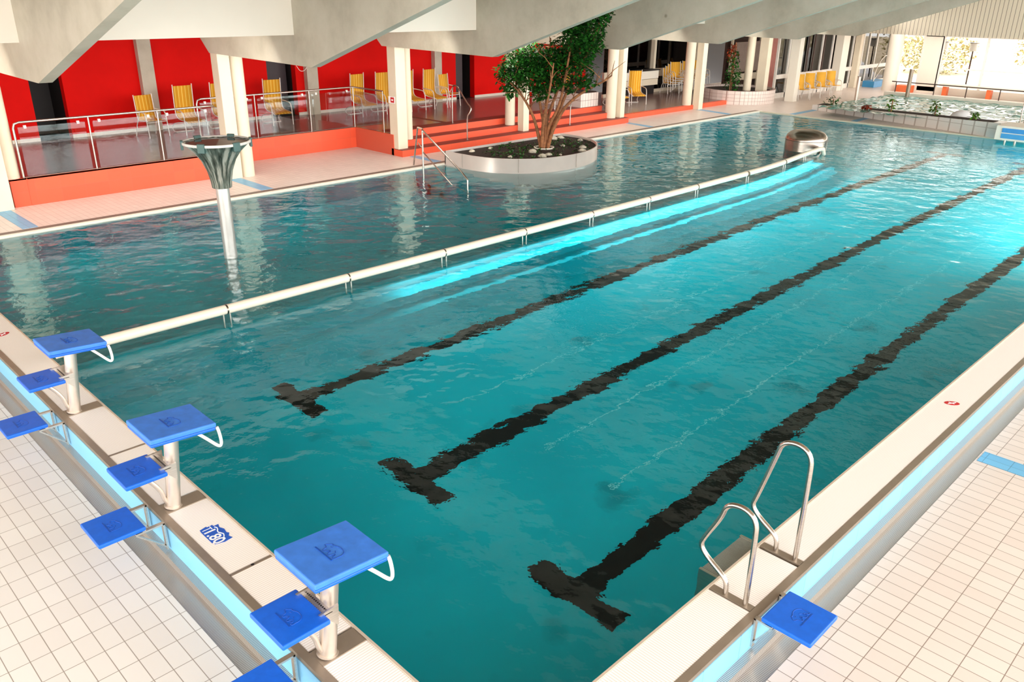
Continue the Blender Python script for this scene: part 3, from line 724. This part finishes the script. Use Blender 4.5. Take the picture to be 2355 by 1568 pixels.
# ------------------------------------------------------------------ the big tree
# view-facing frame: r = to the right of the picture, t = away, both horizontal
TB = Vector((14.55,13.33,0.29)); rv = Vector((0.68,-0.73,0)); av = Vector((0.73,0.68,0))
def tp(r, a, z): return TB+rv*r+av*a+Vector((0,0,z-0.29))
t = thing('planter_tree', 'big leafy green tree with many orange-brown stems in the steel planter', 'tree', TB)
def local(pts): return [p-TB for p in pts]
stems = [[(-.08,0,.29),(-.2,.05,.8),(-.35,0,1.25),(-.65,-.1,1.75),(-1.0,-.2,2.1)],
         [(-.02,.05,.29),(-.02,.1,.9),(-.12,.2,1.4),(-.25,.2,2.0),(-.3,.3,2.8)],
         [(0,-.05,.29),(.05,0,.9),(.02,.05,1.5),(.1,.1,2.2),(.1,.1,3.2)],
         [(.05,.03,.29),(.1,-.05,.9),(.38,-.1,1.4),(.5,-.1,2.0),(.62,-.1,2.8),(.75,-.5,3.7)],
         [(.08,.0,.29),(.2,.1,.8),(.42,.1,1.35),(.62,.1,1.9),(.95,.1,2.5),(1.25,-.3,3.2),(1.4,-.5,3.8)],
         [(.1,-.03,.29),(.22,-.1,.8),(.5,-.15,1.38),(.8,-.2,1.7),(1.2,-.2,1.95),(1.6,-.25,2.15),(1.78,-.25,2.3)],
         [(-.05,-.06,.29),(-.06,-.15,.8),(.0,-.3,1.3),(.12,-.4,1.9),(.2,-.4,2.6)],
         [(.02,.08,.29),(.05,.3,1.0),(.3,.5,1.7),(.6,.3,2.5),(.9,.1,3.1)]]
for k, st in enumerate(stems):
    P = smooth_path(local([tp(*q) for q in st]),2); nP = len(P)
    m = MB().tube(P,0.05,8,rs=[0.058*(1-0.7*i/(nP-1)) for i in range(nP)])
    m.build('stem', M['bark'], t)
m = MB()
for _ in range(60):
    st = random.choice(stems); i = random.randrange(2,len(st)-1); q = Vector(tp(*st[i])).lerp(tp(*st[i+1]),random.random())-TB
    d = Vector((random.uniform(-1,1),random.uniform(-1,1),random.uniform(0.1,1)))*0.55
    m.tube([q,q+d*0.5+Vector((0,0,.05)),q+d],0.012,5,rs=[.014,.01,.005])
m.build('twigs', M['bark'], t)['kind'] = 'stuff'
blobs = [(-.95,0,2.15,.38,.35),(-.75,0,2.55,.45,.4),(-.35,.1,2.75,.5,.4),(-.4,-.1,2.2,.5,.38),(.05,0,2.1,.4,.32),(.0,.1,2.6,.5,.4),(-.1,-.2,1.85,.35,.25),(-.95,-.1,1.85,.22,.2),(.45,.2,2.9,.45,.4),(.35,.1,2.35,.35,.35),(.75,-.45,3.3,.42,.42),(1.1,-.5,3.4,.42,.4),(1.25,-.5,3.75,.4,.35),(1.0,-.2,2.95,.4,.38),(.95,0,2.45,.4,.35),(1.25,-.1,3.05,.33,.3),(.7,0,2.0,.35,.22),(1.1,-.2,2.1,.28,.2),(.6,-.6,3.62,.38,.3),(1.5,-.5,3.88,.22,.25),(-1.15,0,2.35,.25,.25),(.25,.4,2.5,.55,.45),(.8,.4,2.75,.5,.42),(-.5,.5,2.4,.5,.4)]
g = MB()
for (r,a,z,q,h) in blobs:
    c = tp(r,a,z)-TB
    leaf_patch(g, c, int(430*q/0.4*h/0.38), q, q, h, 0.12)
fo = g.build('foliage', M['leaf'], t); fo['kind'] = 'stuff'

# ------------------------------------------------------------------ stair handrails
t = thing('pool_handrail', 'steel handrail leading down the submerged stair beside the planter', 'handrail', (0,0,0))
A = (10.55,13.76); Bp = (10.42,11.94); Cb = (12.3,14.75)
MB().tube(smooth_path([(11.2,14.75,1.02),(10.75,14.0,1.12),(A[0],A[1],1.13),(10.5,12.9,0.70),(Bp[0],Bp[1],0.23),(Bp[0],Bp[1],0.12),(Bp[0],Bp[1],-0.9)],1),0.022,10).build('upper_bar', M['steel'], t)
MB().tube([(11.2,14.75,0.62),(10.75,14.0,0.62),(A[0],A[1],0.60),(10.45,12.4,-0.12),(Bp[0],Bp[1],-0.35)],0.016,8).build('lower_bar', M['steel'], t)
MB().tube([(A[0],A[1],1.12),(A[0],A[1],-0.7)],0.024,10).build('post', M['steel'], t)
MB().tube([(11.2,14.98,0.0),(11.2,14.76,1.02)],0.022,10).build('post', M['steel'], t)
def stair_rail(x, label):
    t = thing('stair_handrail', label, 'handrail', (x,16.3,0.19), 0, 'handrails on the red stairs')
    MB().tube(smooth_path([(0.18,0.88,0.385),(0.18,0.88,1.40),(0.2,0.80,1.53),(0.15,0.55,1.45),(0.1,0.1,1.05),(0.08,-0.12,0.92),(0.03,-0.08,0.78),(0.0,0.0,0.7),(0.0,0.0,0.0)],2),0.022,10).build('bar', M['steel'], t)
    MB().cyl(0,0,0.045,0,0.012,16).build('foot', M['steel_dark'], t); MB().cyl(0.18,0.88,0.045,0.385,0.397,16).build('foot', M['steel_dark'], t)
stair_rail(14.32, 'steel handrail on the red stairs in front of the loungers')
stair_rail(19.0, 'steel handrail on the red stairs to the right of the tree')

# ------------------------------------------------------------------ glass balustrades
def balustrade(x0, x1, y, posts, label, side=None):
    t = thing('glass_balustrade', label, 'balustrade', (0,0,0), 0, 'glass balustrades of the terrace')
    z = ZT-0.02; top = 1.715
    path = [(x0,y,z),(x0,y,top-0.12),(x0+0.03,y,top-0.03),(x0+0.12,y,top),(x1,y,top)]
    if side: path += [(x1,y-side,top)]
    MB().tube(path,0.024,10).build('top_rail', M['steel'], t)
    for x in posts: MB().tube([(x,y,z),(x,y,top)],0.02,8).build('post', M['steel'], t)
    xs = [x0]+list(posts)+([x1] if not posts or abs(posts[-1]-x1)>0.1 else [])
    MB().tube([(x0,y,z+0.03),(x1,y,z+0.03)],0.014,6).build('bottom_rail', M['steel_dark'], t)
    for a, b in zip(xs[:-1], xs[1:]):
        p = MB().box(a+0.08,b-0.08,y-0.005,y+0.005,z+0.05,top-0.1).build('pane', M['glass'], t)
        for xx in (a+0.22,b-0.22): MB().box(xx-0.025,xx+0.025,y-0.02,y+0.02,top-0.13,top-0.07).build('clamp', M['white_metal'], p)
    if side:
        MB().tube([(x1,y-side,z),(x1,y-side,top)],0.02,8).build('post', M['steel'], t)
        MB().box(x1-0.005,x1+0.005,y-side+0.08,y-0.08,z+0.05,top-0.1).build('pane', M['glass_side'], t)
balustrade(2.34,6.72,16.96,(3.83,5.35),'glass balustrade on the orange wall at the left')
balustrade(6.98,11.75,18.43,(8.59,10.27,11.75),'glass balustrade around the recess in front of the loungers',1.45)

# ------------------------------------------------------------------ loungers and chairs
def lounger(label, group):
    t = thing('lounge_chair', label, 'lounge chair', (0,0,0), 0, group)
    prof = [(-0.54,0.33),(-0.48,0.37),(-0.25,0.38),(-0.05,0.41),(0.05,0.46),(0.09,0.56),(0.10,0.75),(0.085,1.02),(0.07,1.27)]
    P = [(p.x,p.y) for p in smooth_path([(a,b,0) for a,b in prof],2)]
    m = MB(); n=len(P); v=[(-0.26,a,b) for a,b in P]+[(0.26,a,b) for a,b in P]
    m.add(v,[(i,i+1,n+i+1,n+i) for i in range(n-1)],True)
    o = m.build('sling', M['sling'], t); so = o.modifiers.new('solid','SOLIDIFY'); so.thickness = 0.008
    for s in (-1,1):
        x = 0.28*s
        MB().tube([(x,a,b) for a,b in P]+[(x,0.07,1.31)],0.014,8).build('side_frame', M['white_metal'], t)
        MB().tube(smooth_path([(x,0.12,0.66),(x*1.12,0.02,0.66),(x*1.14,-0.25,0.64),(x*1.14,-0.40,0.62),(x*1.14,-0.47,0.50),(x*1.14,-0.50,0.0)],2),0.015,8).build('arm', M['white_metal'], t)
        MB().tube(smooth_path([(x*1.14,-0.46,0.34),(x,0.0,0.30),(x,0.35,0.22),(x,0.42,0.08),(x,0.30,0.015),(x*0.9,0.22,0.015)],2),0.014,8).build('leg', M['white_metal'], t)
    MB().tube([(-0.25,0.22,0.015),(0.25,0.22,0.015)],0.014,8).build('crossbar', M['white_metal'], t); MB().tube([(-0.32,-0.46,0.34),(0.32,-0.46,0.34)],0.012,8).build('crossbar', M['white_metal'], t)
    return t
def armchair(label, group, mat='sling'):
    t = thing('garden_armchair', label, 'chair', (0,0,0), 0, group)
    prof = [(-0.26,0.44),(-0.2,0.45),(0.1,0.42),(0.18,0.44),(0.21,0.55),(0.23,0.85),(0.25,1.07)]
    P = [(p.x,p.y) for p in smooth_path([(a,b,0) for a,b in prof],2)]
    m = MB(); n=len(P); v=[(-0.25,a,b) for a,b in P]+[(0.25,a,b) for a,b in P]
    m.add(v,[(i,i+1,n+i+1,n+i) for i in range(n-1)],True)
    o = m.build('sling', M[mat], t); so = o.modifiers.new('solid','SOLIDIFY'); so.thickness = 0.008
    for s in (-1,1):
        x = 0.27*s
        MB().tube([(x,a,b) for a,b in P]+[(x,0.255,1.09)],0.013,8).build('side_frame', M['white_metal'], t)
        MB().tube(smooth_path([(x,0.23,0.70),(x*1.1,0.05,0.68),(x*1.12,-0.18,0.66),(x*1.12,-0.24,0.6),(x*1.12,-0.30,0.0)],2),0.014,8).build('arm', M['white_metal'], t)
        MB().tube([(x*1.1,0.02,0.66),(x*1.05,0.25,0.3),(x*1.1,0.34,0.0)],0.014,8).build('leg', M['white_metal'], t)
    MB().tube([(-0.29,-0.27,0.40),(0.29,-0.27,0.40)],0.012,8).build('crossbar', M['white_metal'], t); MB().tube([(-0.27,0.2,0.42),(0.27,0.2,0.42)],0.012,8).build('crossbar', M['white_metal'], t)
    return t
GL = 'yellow striped loungers on the terrace'
zt0 = ZT-0.02
L0 = lounger('yellow striped lounge chair behind the left balustrade, beside the low armchair', GL)
spots = [(7.68,20.68,0.03,None),(8.75,20.66,0.0,'yellow striped lounge chair half hidden by the columns behind the fountain'),
 (10.43,20.68,-0.08,'yellow striped lounge chair in front of the second doorway, right of the fountain columns'),
 (13.48,20.62,0.1,'first yellow striped lounge chair right of the balustrade corner pillar'),
 (14.48,20.62,0.05,'yellow striped lounge chair left of the column with the red sign'),
 (15.52,20.62,0.05,'yellow striped lounge chair mostly hidden by the column at the stair corner'),
 (16.5,20.62,0.08,'yellow striped lounge chair right of the stair-corner column')]
for i, (x,y,a,lb) in enumerate(spots):
    o = L0 if i == 0 else copy_tree(L0)
    o.location = (x,y,zt0); o.rotation_euler = (0,0,a)
    if lb: o['label'] = lb
GA = 'low yellow armchairs on the terrace'
A0 = armchair('low yellow striped armchair turned sideways at the left end of the terrace row', GA)
A0.location = (6.68,20.72,zt0); A0.rotation_euler = (0,0,0.18)
o = copy_tree(A0); o.location = (17.2,20.5,zt0); o.rotation_euler = (0,0,0.2); o['label'] = 'low yellow striped armchair behind the stair handrail, by the third doorway'
GF = 'yellow loungers before the cafe'
for (x,y,a,lb) in ((24.5,18.75,-0.15,'yellow lounge chair half hidden behind the columns at the end of the stairs'),(25.75,18.72,-0.55,'yellow lounge chair standing free in front of the cafe counter'),(22.6,19.6,0.2,'yellow lounge chair glimpsed between the tree and the column')):
    o = copy_tree(L0); o.location = (x,y,0.165); o.rotation_euler = (0,0,a); o['label'] = lb; o['group'] = GF
GR = 'yellow chairs in a row by the far windows'
R0 = armchair('yellow chair nearest the white column in the row by the far windows', GR, 'sling_plain')
for i, (x,y) in enumerate(((33.9,15.55),(34.9,15.55),(35.9,15.5),(36.9,15.5))):
    o = R0 if i == 0 else copy_tree(R0)
    o.location = (x,y,0.0); o.rotation_euler = (0,0,-0.5)
    if i: o['label'] = 'yellow chair in the row by the far windows, %s after the white column' % ['second','third','last'][i-1]
GS = 'stacked yellow chairs in the cafe'
for s, (x,y,nm) in enumerate(((30.05,20.0,'left'),(31.0,20.0,'middle'),(31.95,20.0,'right'))):
    for k in range(4):
        o = copy_tree(A0); o.location = (x+0.07*k,y-0.13*k*0.6,0.165+0.09*k); o.rotation_euler = (0,0,-0.35)
        o['group'] = GS; o['label'] = '%s yellow chair in the %s stack beside the cafe windows' % (['lowest','second lowest','second highest','topmost'][k], nm)

# ------------------------------------------------------------------ planters at the far side
def plant(name, label, cat, base, blobs, mat, leafsize, n, stems=(), group=None, stemmat='bark'):
    t = thing(name, label, cat, base, 0, group)
    g = MB()
    for (x,y,z,q,h) in blobs: leaf_patch(g,(x,y,z),n,q,q,h,leafsize)
    f = g.build('foliage', M[mat], t); f['kind'] = 'stuff'
    for st in stems: MB().tube(smooth_path(st,1),0.02,6).build('stem', M[stemmat], t)
    return t
t = thing('curved_planter', 'low curved white-tiled planter round the far column', 'planter', (31.2,17.2,0))
n = 40; rad = 1.62
m = MB().lathe([(rad,0),(rad,0.56),(rad-0.12,0.56),(rad-0.12,0.45)],n,smooth=False); m.build('tiled_wall', M['tile_planter'], t)
MB().cyl(0,0,rad-0.13,0.3,0.47,40).build('soil', M['soil'], t)
plant('climbing_plant','tall dark green climbing plant with reddish leaves in the curved planter','plant',(30.5,17.1,0.47),[(0,0,.35,.36,.35),(0.0,0,.8,.34,.4),(-.05,0,1.3,.28,.4)], 'leaf',0.13,150,[[(0,0,0),(0.02,0,1.0),(0,0,2.0)],[(0.05,0.1,0),(0.1,0.1,0.9),(0.15,0.05,1.9)]])
plant('red_creeper','rust red creeper hanging above the green plant in the curved planter','plant',(30.45,17.15,1.9),[(-.1,0,.05,.22,.3),(-0.1,0,.35,.15,.2)],'leaf_red',0.12,70,[[(0,0,-1.4),(0,0,0.4)]])
# square tiled planter on the upper terrace
t = thing('terrace_planter', 'white tiled planter on the terrace to the right of the tree', 'planter', (20.9,17.0,zt0))
MB().box(-0.55,0.4,0,2.4,0,0.5).build('tiled_wall', tiles('tile_planter_b', rgb(222,208,200), rgb(228,214,206), rgb(150,130,125), 0.25,0.15,(PI/2,0,PI/2),0.008), t)
MB().box(-0.5,0.35,0.05,2.35,0.5,0.53).build('soil', M['soil'], t)
plant('red_shrub','dark red leafy shrub in the tiled terrace planter','shrub',(21.0,17.8,zt0+0.53),[(0,0,.2,.35,.25),(.1,.4,.3,.3,.3)],'leaf_red',0.12,70,[[(0,0,0),(0,0,0.3)]])
# long planter in front of the whirlpool
def wedge(m, P, z0, zt_):
    n=len(P); v=[(x,y,z0) for x,y in P]+[(x,y,z) for (x,y),z in zip(P,zt_)]
    m.add(v,[tuple(range(n))[::-1],tuple(range(n,2*n))]+[(i,(i+1)%n,n+(i+1)%n,n+i) for i in range(n)])
t = thing('long_planter', 'long low white-tiled planter between the pool and the whirlpool', 'planter', (0,0,0))
m = MB(); wedge(m,[(28.6,5.75),(29.3,5.75),(31.5,13.3),(30.9,13.47)],0.0,[0.5,0.5,0.24,0.2]); m.build('tiled_wall', M['tile_white'], t)
m = MB(); wedge(m,[(28.72,6.0),(29.2,6.0),(31.35,13.2),(30.95,13.3)],0.1,[0.508,0.508,0.25,0.216]); m.build('soil', M['soil'], t)
fp = [((30.65,12.5,.26),'leaf','low dark green bushy plant at the left end of the long planter',.4,.22),((30.25,10.95,.32),'leaf_red','small brownish plant in the long planter, second from its left end',.14,.1),
      ((29.95,9.9,.36),'leaf_light','spiky yellow-green plant in the middle of the long planter',.18,.34),((29.6,8.2,.42),'leaf_light','spiky green plant in the right half of the long planter',.18,.3),((29.1,6.75,.48),'leaf_light','thin small plant near the right end of the long planter',.1,.13)]
for p, mt, lb, q, h in fp:
    plant('planter_plant', lb, 'plant', p, [(0,0,h*0.9,q,h)], mt, 0.16, 45, [[(0,0,-0.02),(0,0,h*1.2)]], 'plants in the long planter')

# whirlpool: raised basin, lively water, railing
struct(MB().box(29.3,36.4,-0.4,5.7,0,0.36).build('wall_whirlpool', M['tile_white']), 'white tiled side of the whirlpool')
def wavy(x0,x1,y0,y1,z,nx,ny,amp):
    m = MB(); ph=[(random.uniform(0,6),random.uniform(5,15),random.uniform(0,6.3)) for _ in range(12)]
    v=[]
    for j in range(ny+1):
        for i in range(nx+1):
            x=x0+(x1-x0)*i/nx; y=y0+(y1-y0)*j/ny
            v.append((x,y,z+amp*sum(math.sin(k*(x*math.cos(a)+y*math.sin(a))+p) for p,k,a in ph)/3))
    return m.add(v,[(j*(nx+1)+i,j*(nx+1)+i+1,(j+1)*(nx+1)+i+1,(j+1)*(nx+1)+i) for j in range(ny) for i in range(nx)],True)
def rough_water():
    m, nt, b = new_mat('whirl_water')
    f = noise(nt, coords(nt), 3.2, 5, 0.65)
    nt.links.new(ramp(nt, f, [(0.35, rgb(60,120,116)), (0.55, rgb(110,170,160)), (0.68, rgb(235,240,236))]), b.inputs['Base Color'])
    b.inputs['Roughness'].default_value = 0.08; b.inputs['IOR'].default_value = 1.33
    return m
struct(wavy(29.4,36.3,-0.3,12.6,0.30,110,200,0.022).build('water_whirlpool', rough_water()), 'churning foamy whirlpool water')
o = MB(); v=[(30.6+0.4*math.cos(a)*math.cos(e), 7.6+0.4*math.sin(a)*math.cos(e), 0.3+0.28*math.sin(e)) for e in (0,.5,1.0,1.4) for a in [2*PI*k/14 for k in range(14)]]
o.add(v,[(i*14+k,i*14+(k+1)%14,(i+1)*14+(k+1)%14,(i+1)*14+k) for i in range(3) for k in range(14)]+[tuple(range(42,56))],True)
tag(o.build('bubbling_jet', M['snow']), 'white bubbling water jet in the whirlpool', 'water jet')
struct(MB().box(36.3,36.7,-0.4,12.8,0,0.42).build('trim_whirlpool', M['white_paint']), 'pale whirlpool edge at the far windows')
t = thing('whirlpool_railing', 'dark metal railing along the far edge of the whirlpool', 'railing', (0,0,0))
MB().tube([(36.5,12.6,0.86),(36.5,3.0,0.86)],0.022,8).build('top_rail', M['brown_dark'], t)
for y in (12.4,10.75,9.45,8.15,6.8,5.4,4.0): MB().tube([(36.5,y,0.42),(36.5,y,0.86)],0.022,8).build('post', M['brown_dark'], t)
t = thing('steel_post', 'short leaning steel post at the left end of the whirlpool', 'post', (33.1,12.65,0)); MB().tube([(0,0,0),(0,0,1.23)],0.075,14).build('shaft', M['post_steel'], t); MB().cyl(0,0,0.08,1.23,1.25,14).build('cap', M['edge_steel'], t)
t = thing('steel_post', 'steel post standing in the whirlpool before the thick round column', 'post', (35.96,11.64,0.25)); MB().tube([(0,0,0),(0,0,1.2)],0.085,14).build('shaft', M['edge_steel'], t); MB().cyl(0,0,0.09,1.2,1.22,14).build('cap', M['post_steel'], t)
t = thing('whirlpool_ladder', 'pair of steel grab rails at the right edge by the whirlpool', 'handrail', (29.6,5.45,0.4))
for y in (0,-0.35): MB().tube(smooth_path([(0,y,0),(0,y,0.8),(0.1,y,0.95),(0.35,y,0.9),(0.5,y,0.6),(0.5,y,0)],2),0.022,8).build('rail', M['steel'], t)
t = thing('blue_platform', 'blue and white starting platform cut by the right edge', 'platform', (28.4,4.4,0))
MB().box(-0.4,0.85,-1.4,1.28,0.06,0.50).build('body', M['white_paint'], t)
MB().box(-0.42,-0.40,-1.4,1.1,0.12,0.27).build('blue_band', M['blue_white'], t); MB().box(-0.42,-0.40,-1.4,1.1,0.30,0.44).build('blue_band', plain('blue_band_b', rgb(60,146,214),0.4), t)
for y in (1.0,0.7): MB().tube([(-0.2,y,0.06),(-0.2,y,-0.6)],0.04,10).build('leg', M['post_steel'], t)
t = thing('window_bench', 'long white bench with orange feet under the far windows', 'bench', (41.1,8.2,0))
MB().box(-0.25,0.2,-4.5,3.85,0.42,0.54).build('seat', M['white_paint'], t)
for y in (3.6,1.65,-0.4,-2.5): MB().box(-0.2,0.15,y-0.09,y+0.09,0,0.42).build('foot', M['orange'], t)
tag(MB().box(40.6,41.2,13.3,14.0,0,0.35).build('orange_box', M['orange'], None, 0.02), 'orange box at the foot of the thick round column', 'box')
t = thing('door_handrail', 'thin steel handrail on the steps by the glass doors', 'handrail', (42.6,15.7,0))
MB().tube(smooth_path([(-0.6,0,0),(-0.6,0,0.8),(0.1,0,1.5),(0.9,0,1.55)],1),0.025,8).tube([(-0.6,0,0.35),(0.1,0,0.85),(0.9,0,0.9)],0.02,8).build('bar', M['steel'], t)
tag(MB().box(41.9,43.6,15.6,16.2,0,0.3).build('blue_steps', M['blue_white']), 'blue steps before the glass doors', 'steps')
# red notice on the column, cable
t = thing('notice_sign', 'small red and white notice on the column at the stair corner', 'sign', (11.69,16.5,1.53))
MB().box(-0.012,0.0,-0.16,0.12,-0.09,0.09).build('panel', M['white_ink'], t); MB().box(-0.016,-0.012,-0.14,0.02,-0.07,0.07).build('symbol', M['sticker_red'], t)
MB().box(-0.019,-0.016,-0.1,-0.02,-0.02,0.02).build('pictogram', M['white_ink'], t)
tag(MB().tube(smooth_path([(6.74,12.62,2.885),(6.72,12.7,2.80),(6.71,12.85,2.78),(6.72,13.0,2.885)],2),0.005,6).build('cable', M['white_metal']), 'thin loop of cable hanging under the concrete beam', 'cable')
# cafe furniture
t = thing('cafe_counter', 'white panelled cafe counter with a dark gap below', 'counter', (28.2,20.35,0.165))
MB().box(-1.2,1.25,-0.1,0.3,0.68,1.02).build('front_panel', M['white_paint'], t); MB().box(-1.2,1.25,-0.08,0.3,0.40,0.66).build('lower_panel', M['cream'], t); MB().box(-1.2,1.25,0.1,0.3,0.0,0.4).build('plinth', M['dark'], t)
MB().box(-1.25,1.3,-0.15,0.35,1.02,1.06).build('worktop', M['dark'], t)
for i,(x0,x1) in enumerate(((33.5,35.9),(36.2,38.6))):
    tag(MB().box(x0,x1,18.9,18.93,0.95,2.3).build('roller_blind', plain('blind%d'%i, rgb(150,130,120) if i==0 else rgb(206,190,178),0.8)), ['grey roller blind in the window beyond the curved planter','pale roller blind beside the white column'][i], 'blind')

# ------------------------------------------------------------------ outside the far windows
struct(MB().box(42,110,-60,70,-0.6,-0.3).build('ground_outside', M['ground']), 'pale ground outside the windows')
for i,(x,y,s) in enumerate(((60,6,2.6),(62,12.2,2.8),(58,18.5,2.6),(66,24.5,3.0),(68,-0.5,3.0),(60,-7,3))):
    t = thing('autumn_bush', 'sunlit yellowish bush outside the far windows, %s' % ['behind the lamps','tallest behind the pillar','beside the thick round column','furthest back','to the right of the snow heap','at the right edge'][i], 'bush', (x,y,-0.3), 0, 'autumn bushes outside')
    g = MB(); leaf_patch(g,(0,0,s*0.6),1500,s,s,s*0.75,0.26); f=g.build('foliage', M['autumn'], t); f['kind']='stuff'
    MB().tube([(0,0,0),(0,0,s)],0.08,6).build('trunk', M['bark'], t)
m = MB().lathe([(3.2,0),(2.6,0.5),(1.7,1.1),(1.2,1.5),(0.7,1.75),(0,1.85)],24); o=m.build('snow_heap', M['snow']); o.location=(52,10.0,-0.3); tag(o,'white domed heap outside the far windows','heap')
for i,y in enumerate((14.6,13.1)):
    t = thing('garden_lamp', ['left globe-headed garden lamp outside the far windows','right garden lamp outside the far windows, beside the heap'][i], 'lamp', (48,y,-0.3), 0, 'garden lamps outside')
    MB().tube([(0,0,0),(0,0,2.0)],0.04,8).build('pole', M['brown_dark'], t)
    MB().cyl(0,0,0.2,2.0,2.4,14).build('lamp_head', M['white_ink'], t); MB().cyl(0,0,0.25,2.4,2.44,14).build('lamp_cap', M['steel_dark'], t)
struct(MB().box(36.3,38.4,18.6,18.7,0,3).build('wall_pink', M['pink_wall']), 'reddish wall outside the window front')

# ------------------------------------------------------------------ light
w = bpy.data.worlds.new('sky'); scene.world = w; w.use_nodes = True
bg = w.node_tree.nodes['Background']; bg.inputs[0].default_value = (1.0,0.975,0.94,1); bg.inputs[1].default_value = 4.0
def portal(name, loc, rot, sx, sy):
    l = bpy.data.lights.new(name,'AREA'); l.shape='RECTANGLE'; l.size=sx; l.size_y=sy; l.cycles.is_portal=True
    o = bpy.data.objects.new(name,l); COL.objects.link(o); o.location=loc; o.rotation_euler=rot
portal('daylight_side', (20.5,-9.05,4.15), (PI/2,0,0), 59, 8.1)
portal('daylight_start', (-9.05,2.5,2.65), (PI/2,0,-PI/2), 23, 5.1)
portal('daylight_far', (41.55,4.1,1.45), (PI/2,0,PI/2), 20.2, 2.3)
def spot(name, loc, target, power, size=2.4, col=(0.85,1,1)):
    l = bpy.data.lights.new(name,'SPOT'); l.energy=power; l.spot_size=size; l.spot_blend=0.6; l.shadow_soft_size=0.12; l.color=col
    o = bpy.data.objects.new(name,l); COL.objects.link(o); o.location=loc
    d = Vector(target)-Vector(loc); o.rotation_euler = d.to_track_quat('-Z','Y').to_euler()
for k in range(len(BX)-1):
    # added fill lights, unseen behind the panels, brightening terrace and back deck
    l = bpy.data.lights.new('ceiling_fill','AREA'); l.shape='RECTANGLE'; l.size=3.6; l.size_y=0.7; l.energy=60; l.color=(1.0,0.95,0.88)
    o = bpy.data.objects.new('ceiling_fill',l); COL.objects.link(o); o.location=((BX[k]+BX[k+1])/2+0.1, 13.75, 3.3); o.rotation_euler = (math.radians(52),0,0)
l = bpy.data.lights.new('ceiling_fill','AREA'); l.shape='RECTANGLE'; l.size=3.4; l.size_y=14; l.energy=170; l.color=(1.0,0.95,0.9)  # added fill light, unseen above the fascia edge, brightening the far end
o = bpy.data.objects.new('ceiling_fill',l); COL.objects.link(o); o.location=(39.2,8.0,2.88)
def strip(name, x0, x1, power):
    # added unseen area light that makes the cyan glow along the divider steps
    l = bpy.data.lights.new(name,'AREA'); l.shape='RECTANGLE'; l.size=x1-x0; l.size_y=0.06; l.energy=power; l.color=(0.8,1,1)
    o = bpy.data.objects.new(name,l); COL.objects.link(o); xm=(x0+x1)/2
    o.location=(xm, rail_y(xm)-0.24, -0.2); o.rotation_euler=(math.radians(-28),0,math.atan2(rail_y(x1)-rail_y(x0),x1-x0))
strip('underwater_fill', 5.0, 9.5, 19); strip('underwater_fill', 9.5, 14.0, 44); strip('underwater_fill', 14.0, 18.0, 46); strip('underwater_fill', 18.0, 20.6, 20)
l = bpy.data.lights.new('underwater_fill','AREA'); l.shape='RECTANGLE'; l.size=12; l.size_y=0.1; l.energy=420; l.color=(0.9,1,0.98)  # added fill light, unseen at the ladder-side wall, brightening the far pool floor
o = bpy.data.objects.new('underwater_fill',l); COL.objects.link(o); o.location=(22.0,0.1,-0.3); o.rotation_euler=(math.radians(66),0,0)
scene.cycles.max_bounces = 8; scene.cycles.diffuse_bounces = 4; scene.cycles.adaptive_threshold = 0.04
scene.view_settings.view_transform = 'Standard'; scene.view_settings.look = 'None'
scene.view_settings.exposure = 0.7; scene.view_settings.gamma = 1.0; scene.view_settings.use_curve_mapping = False
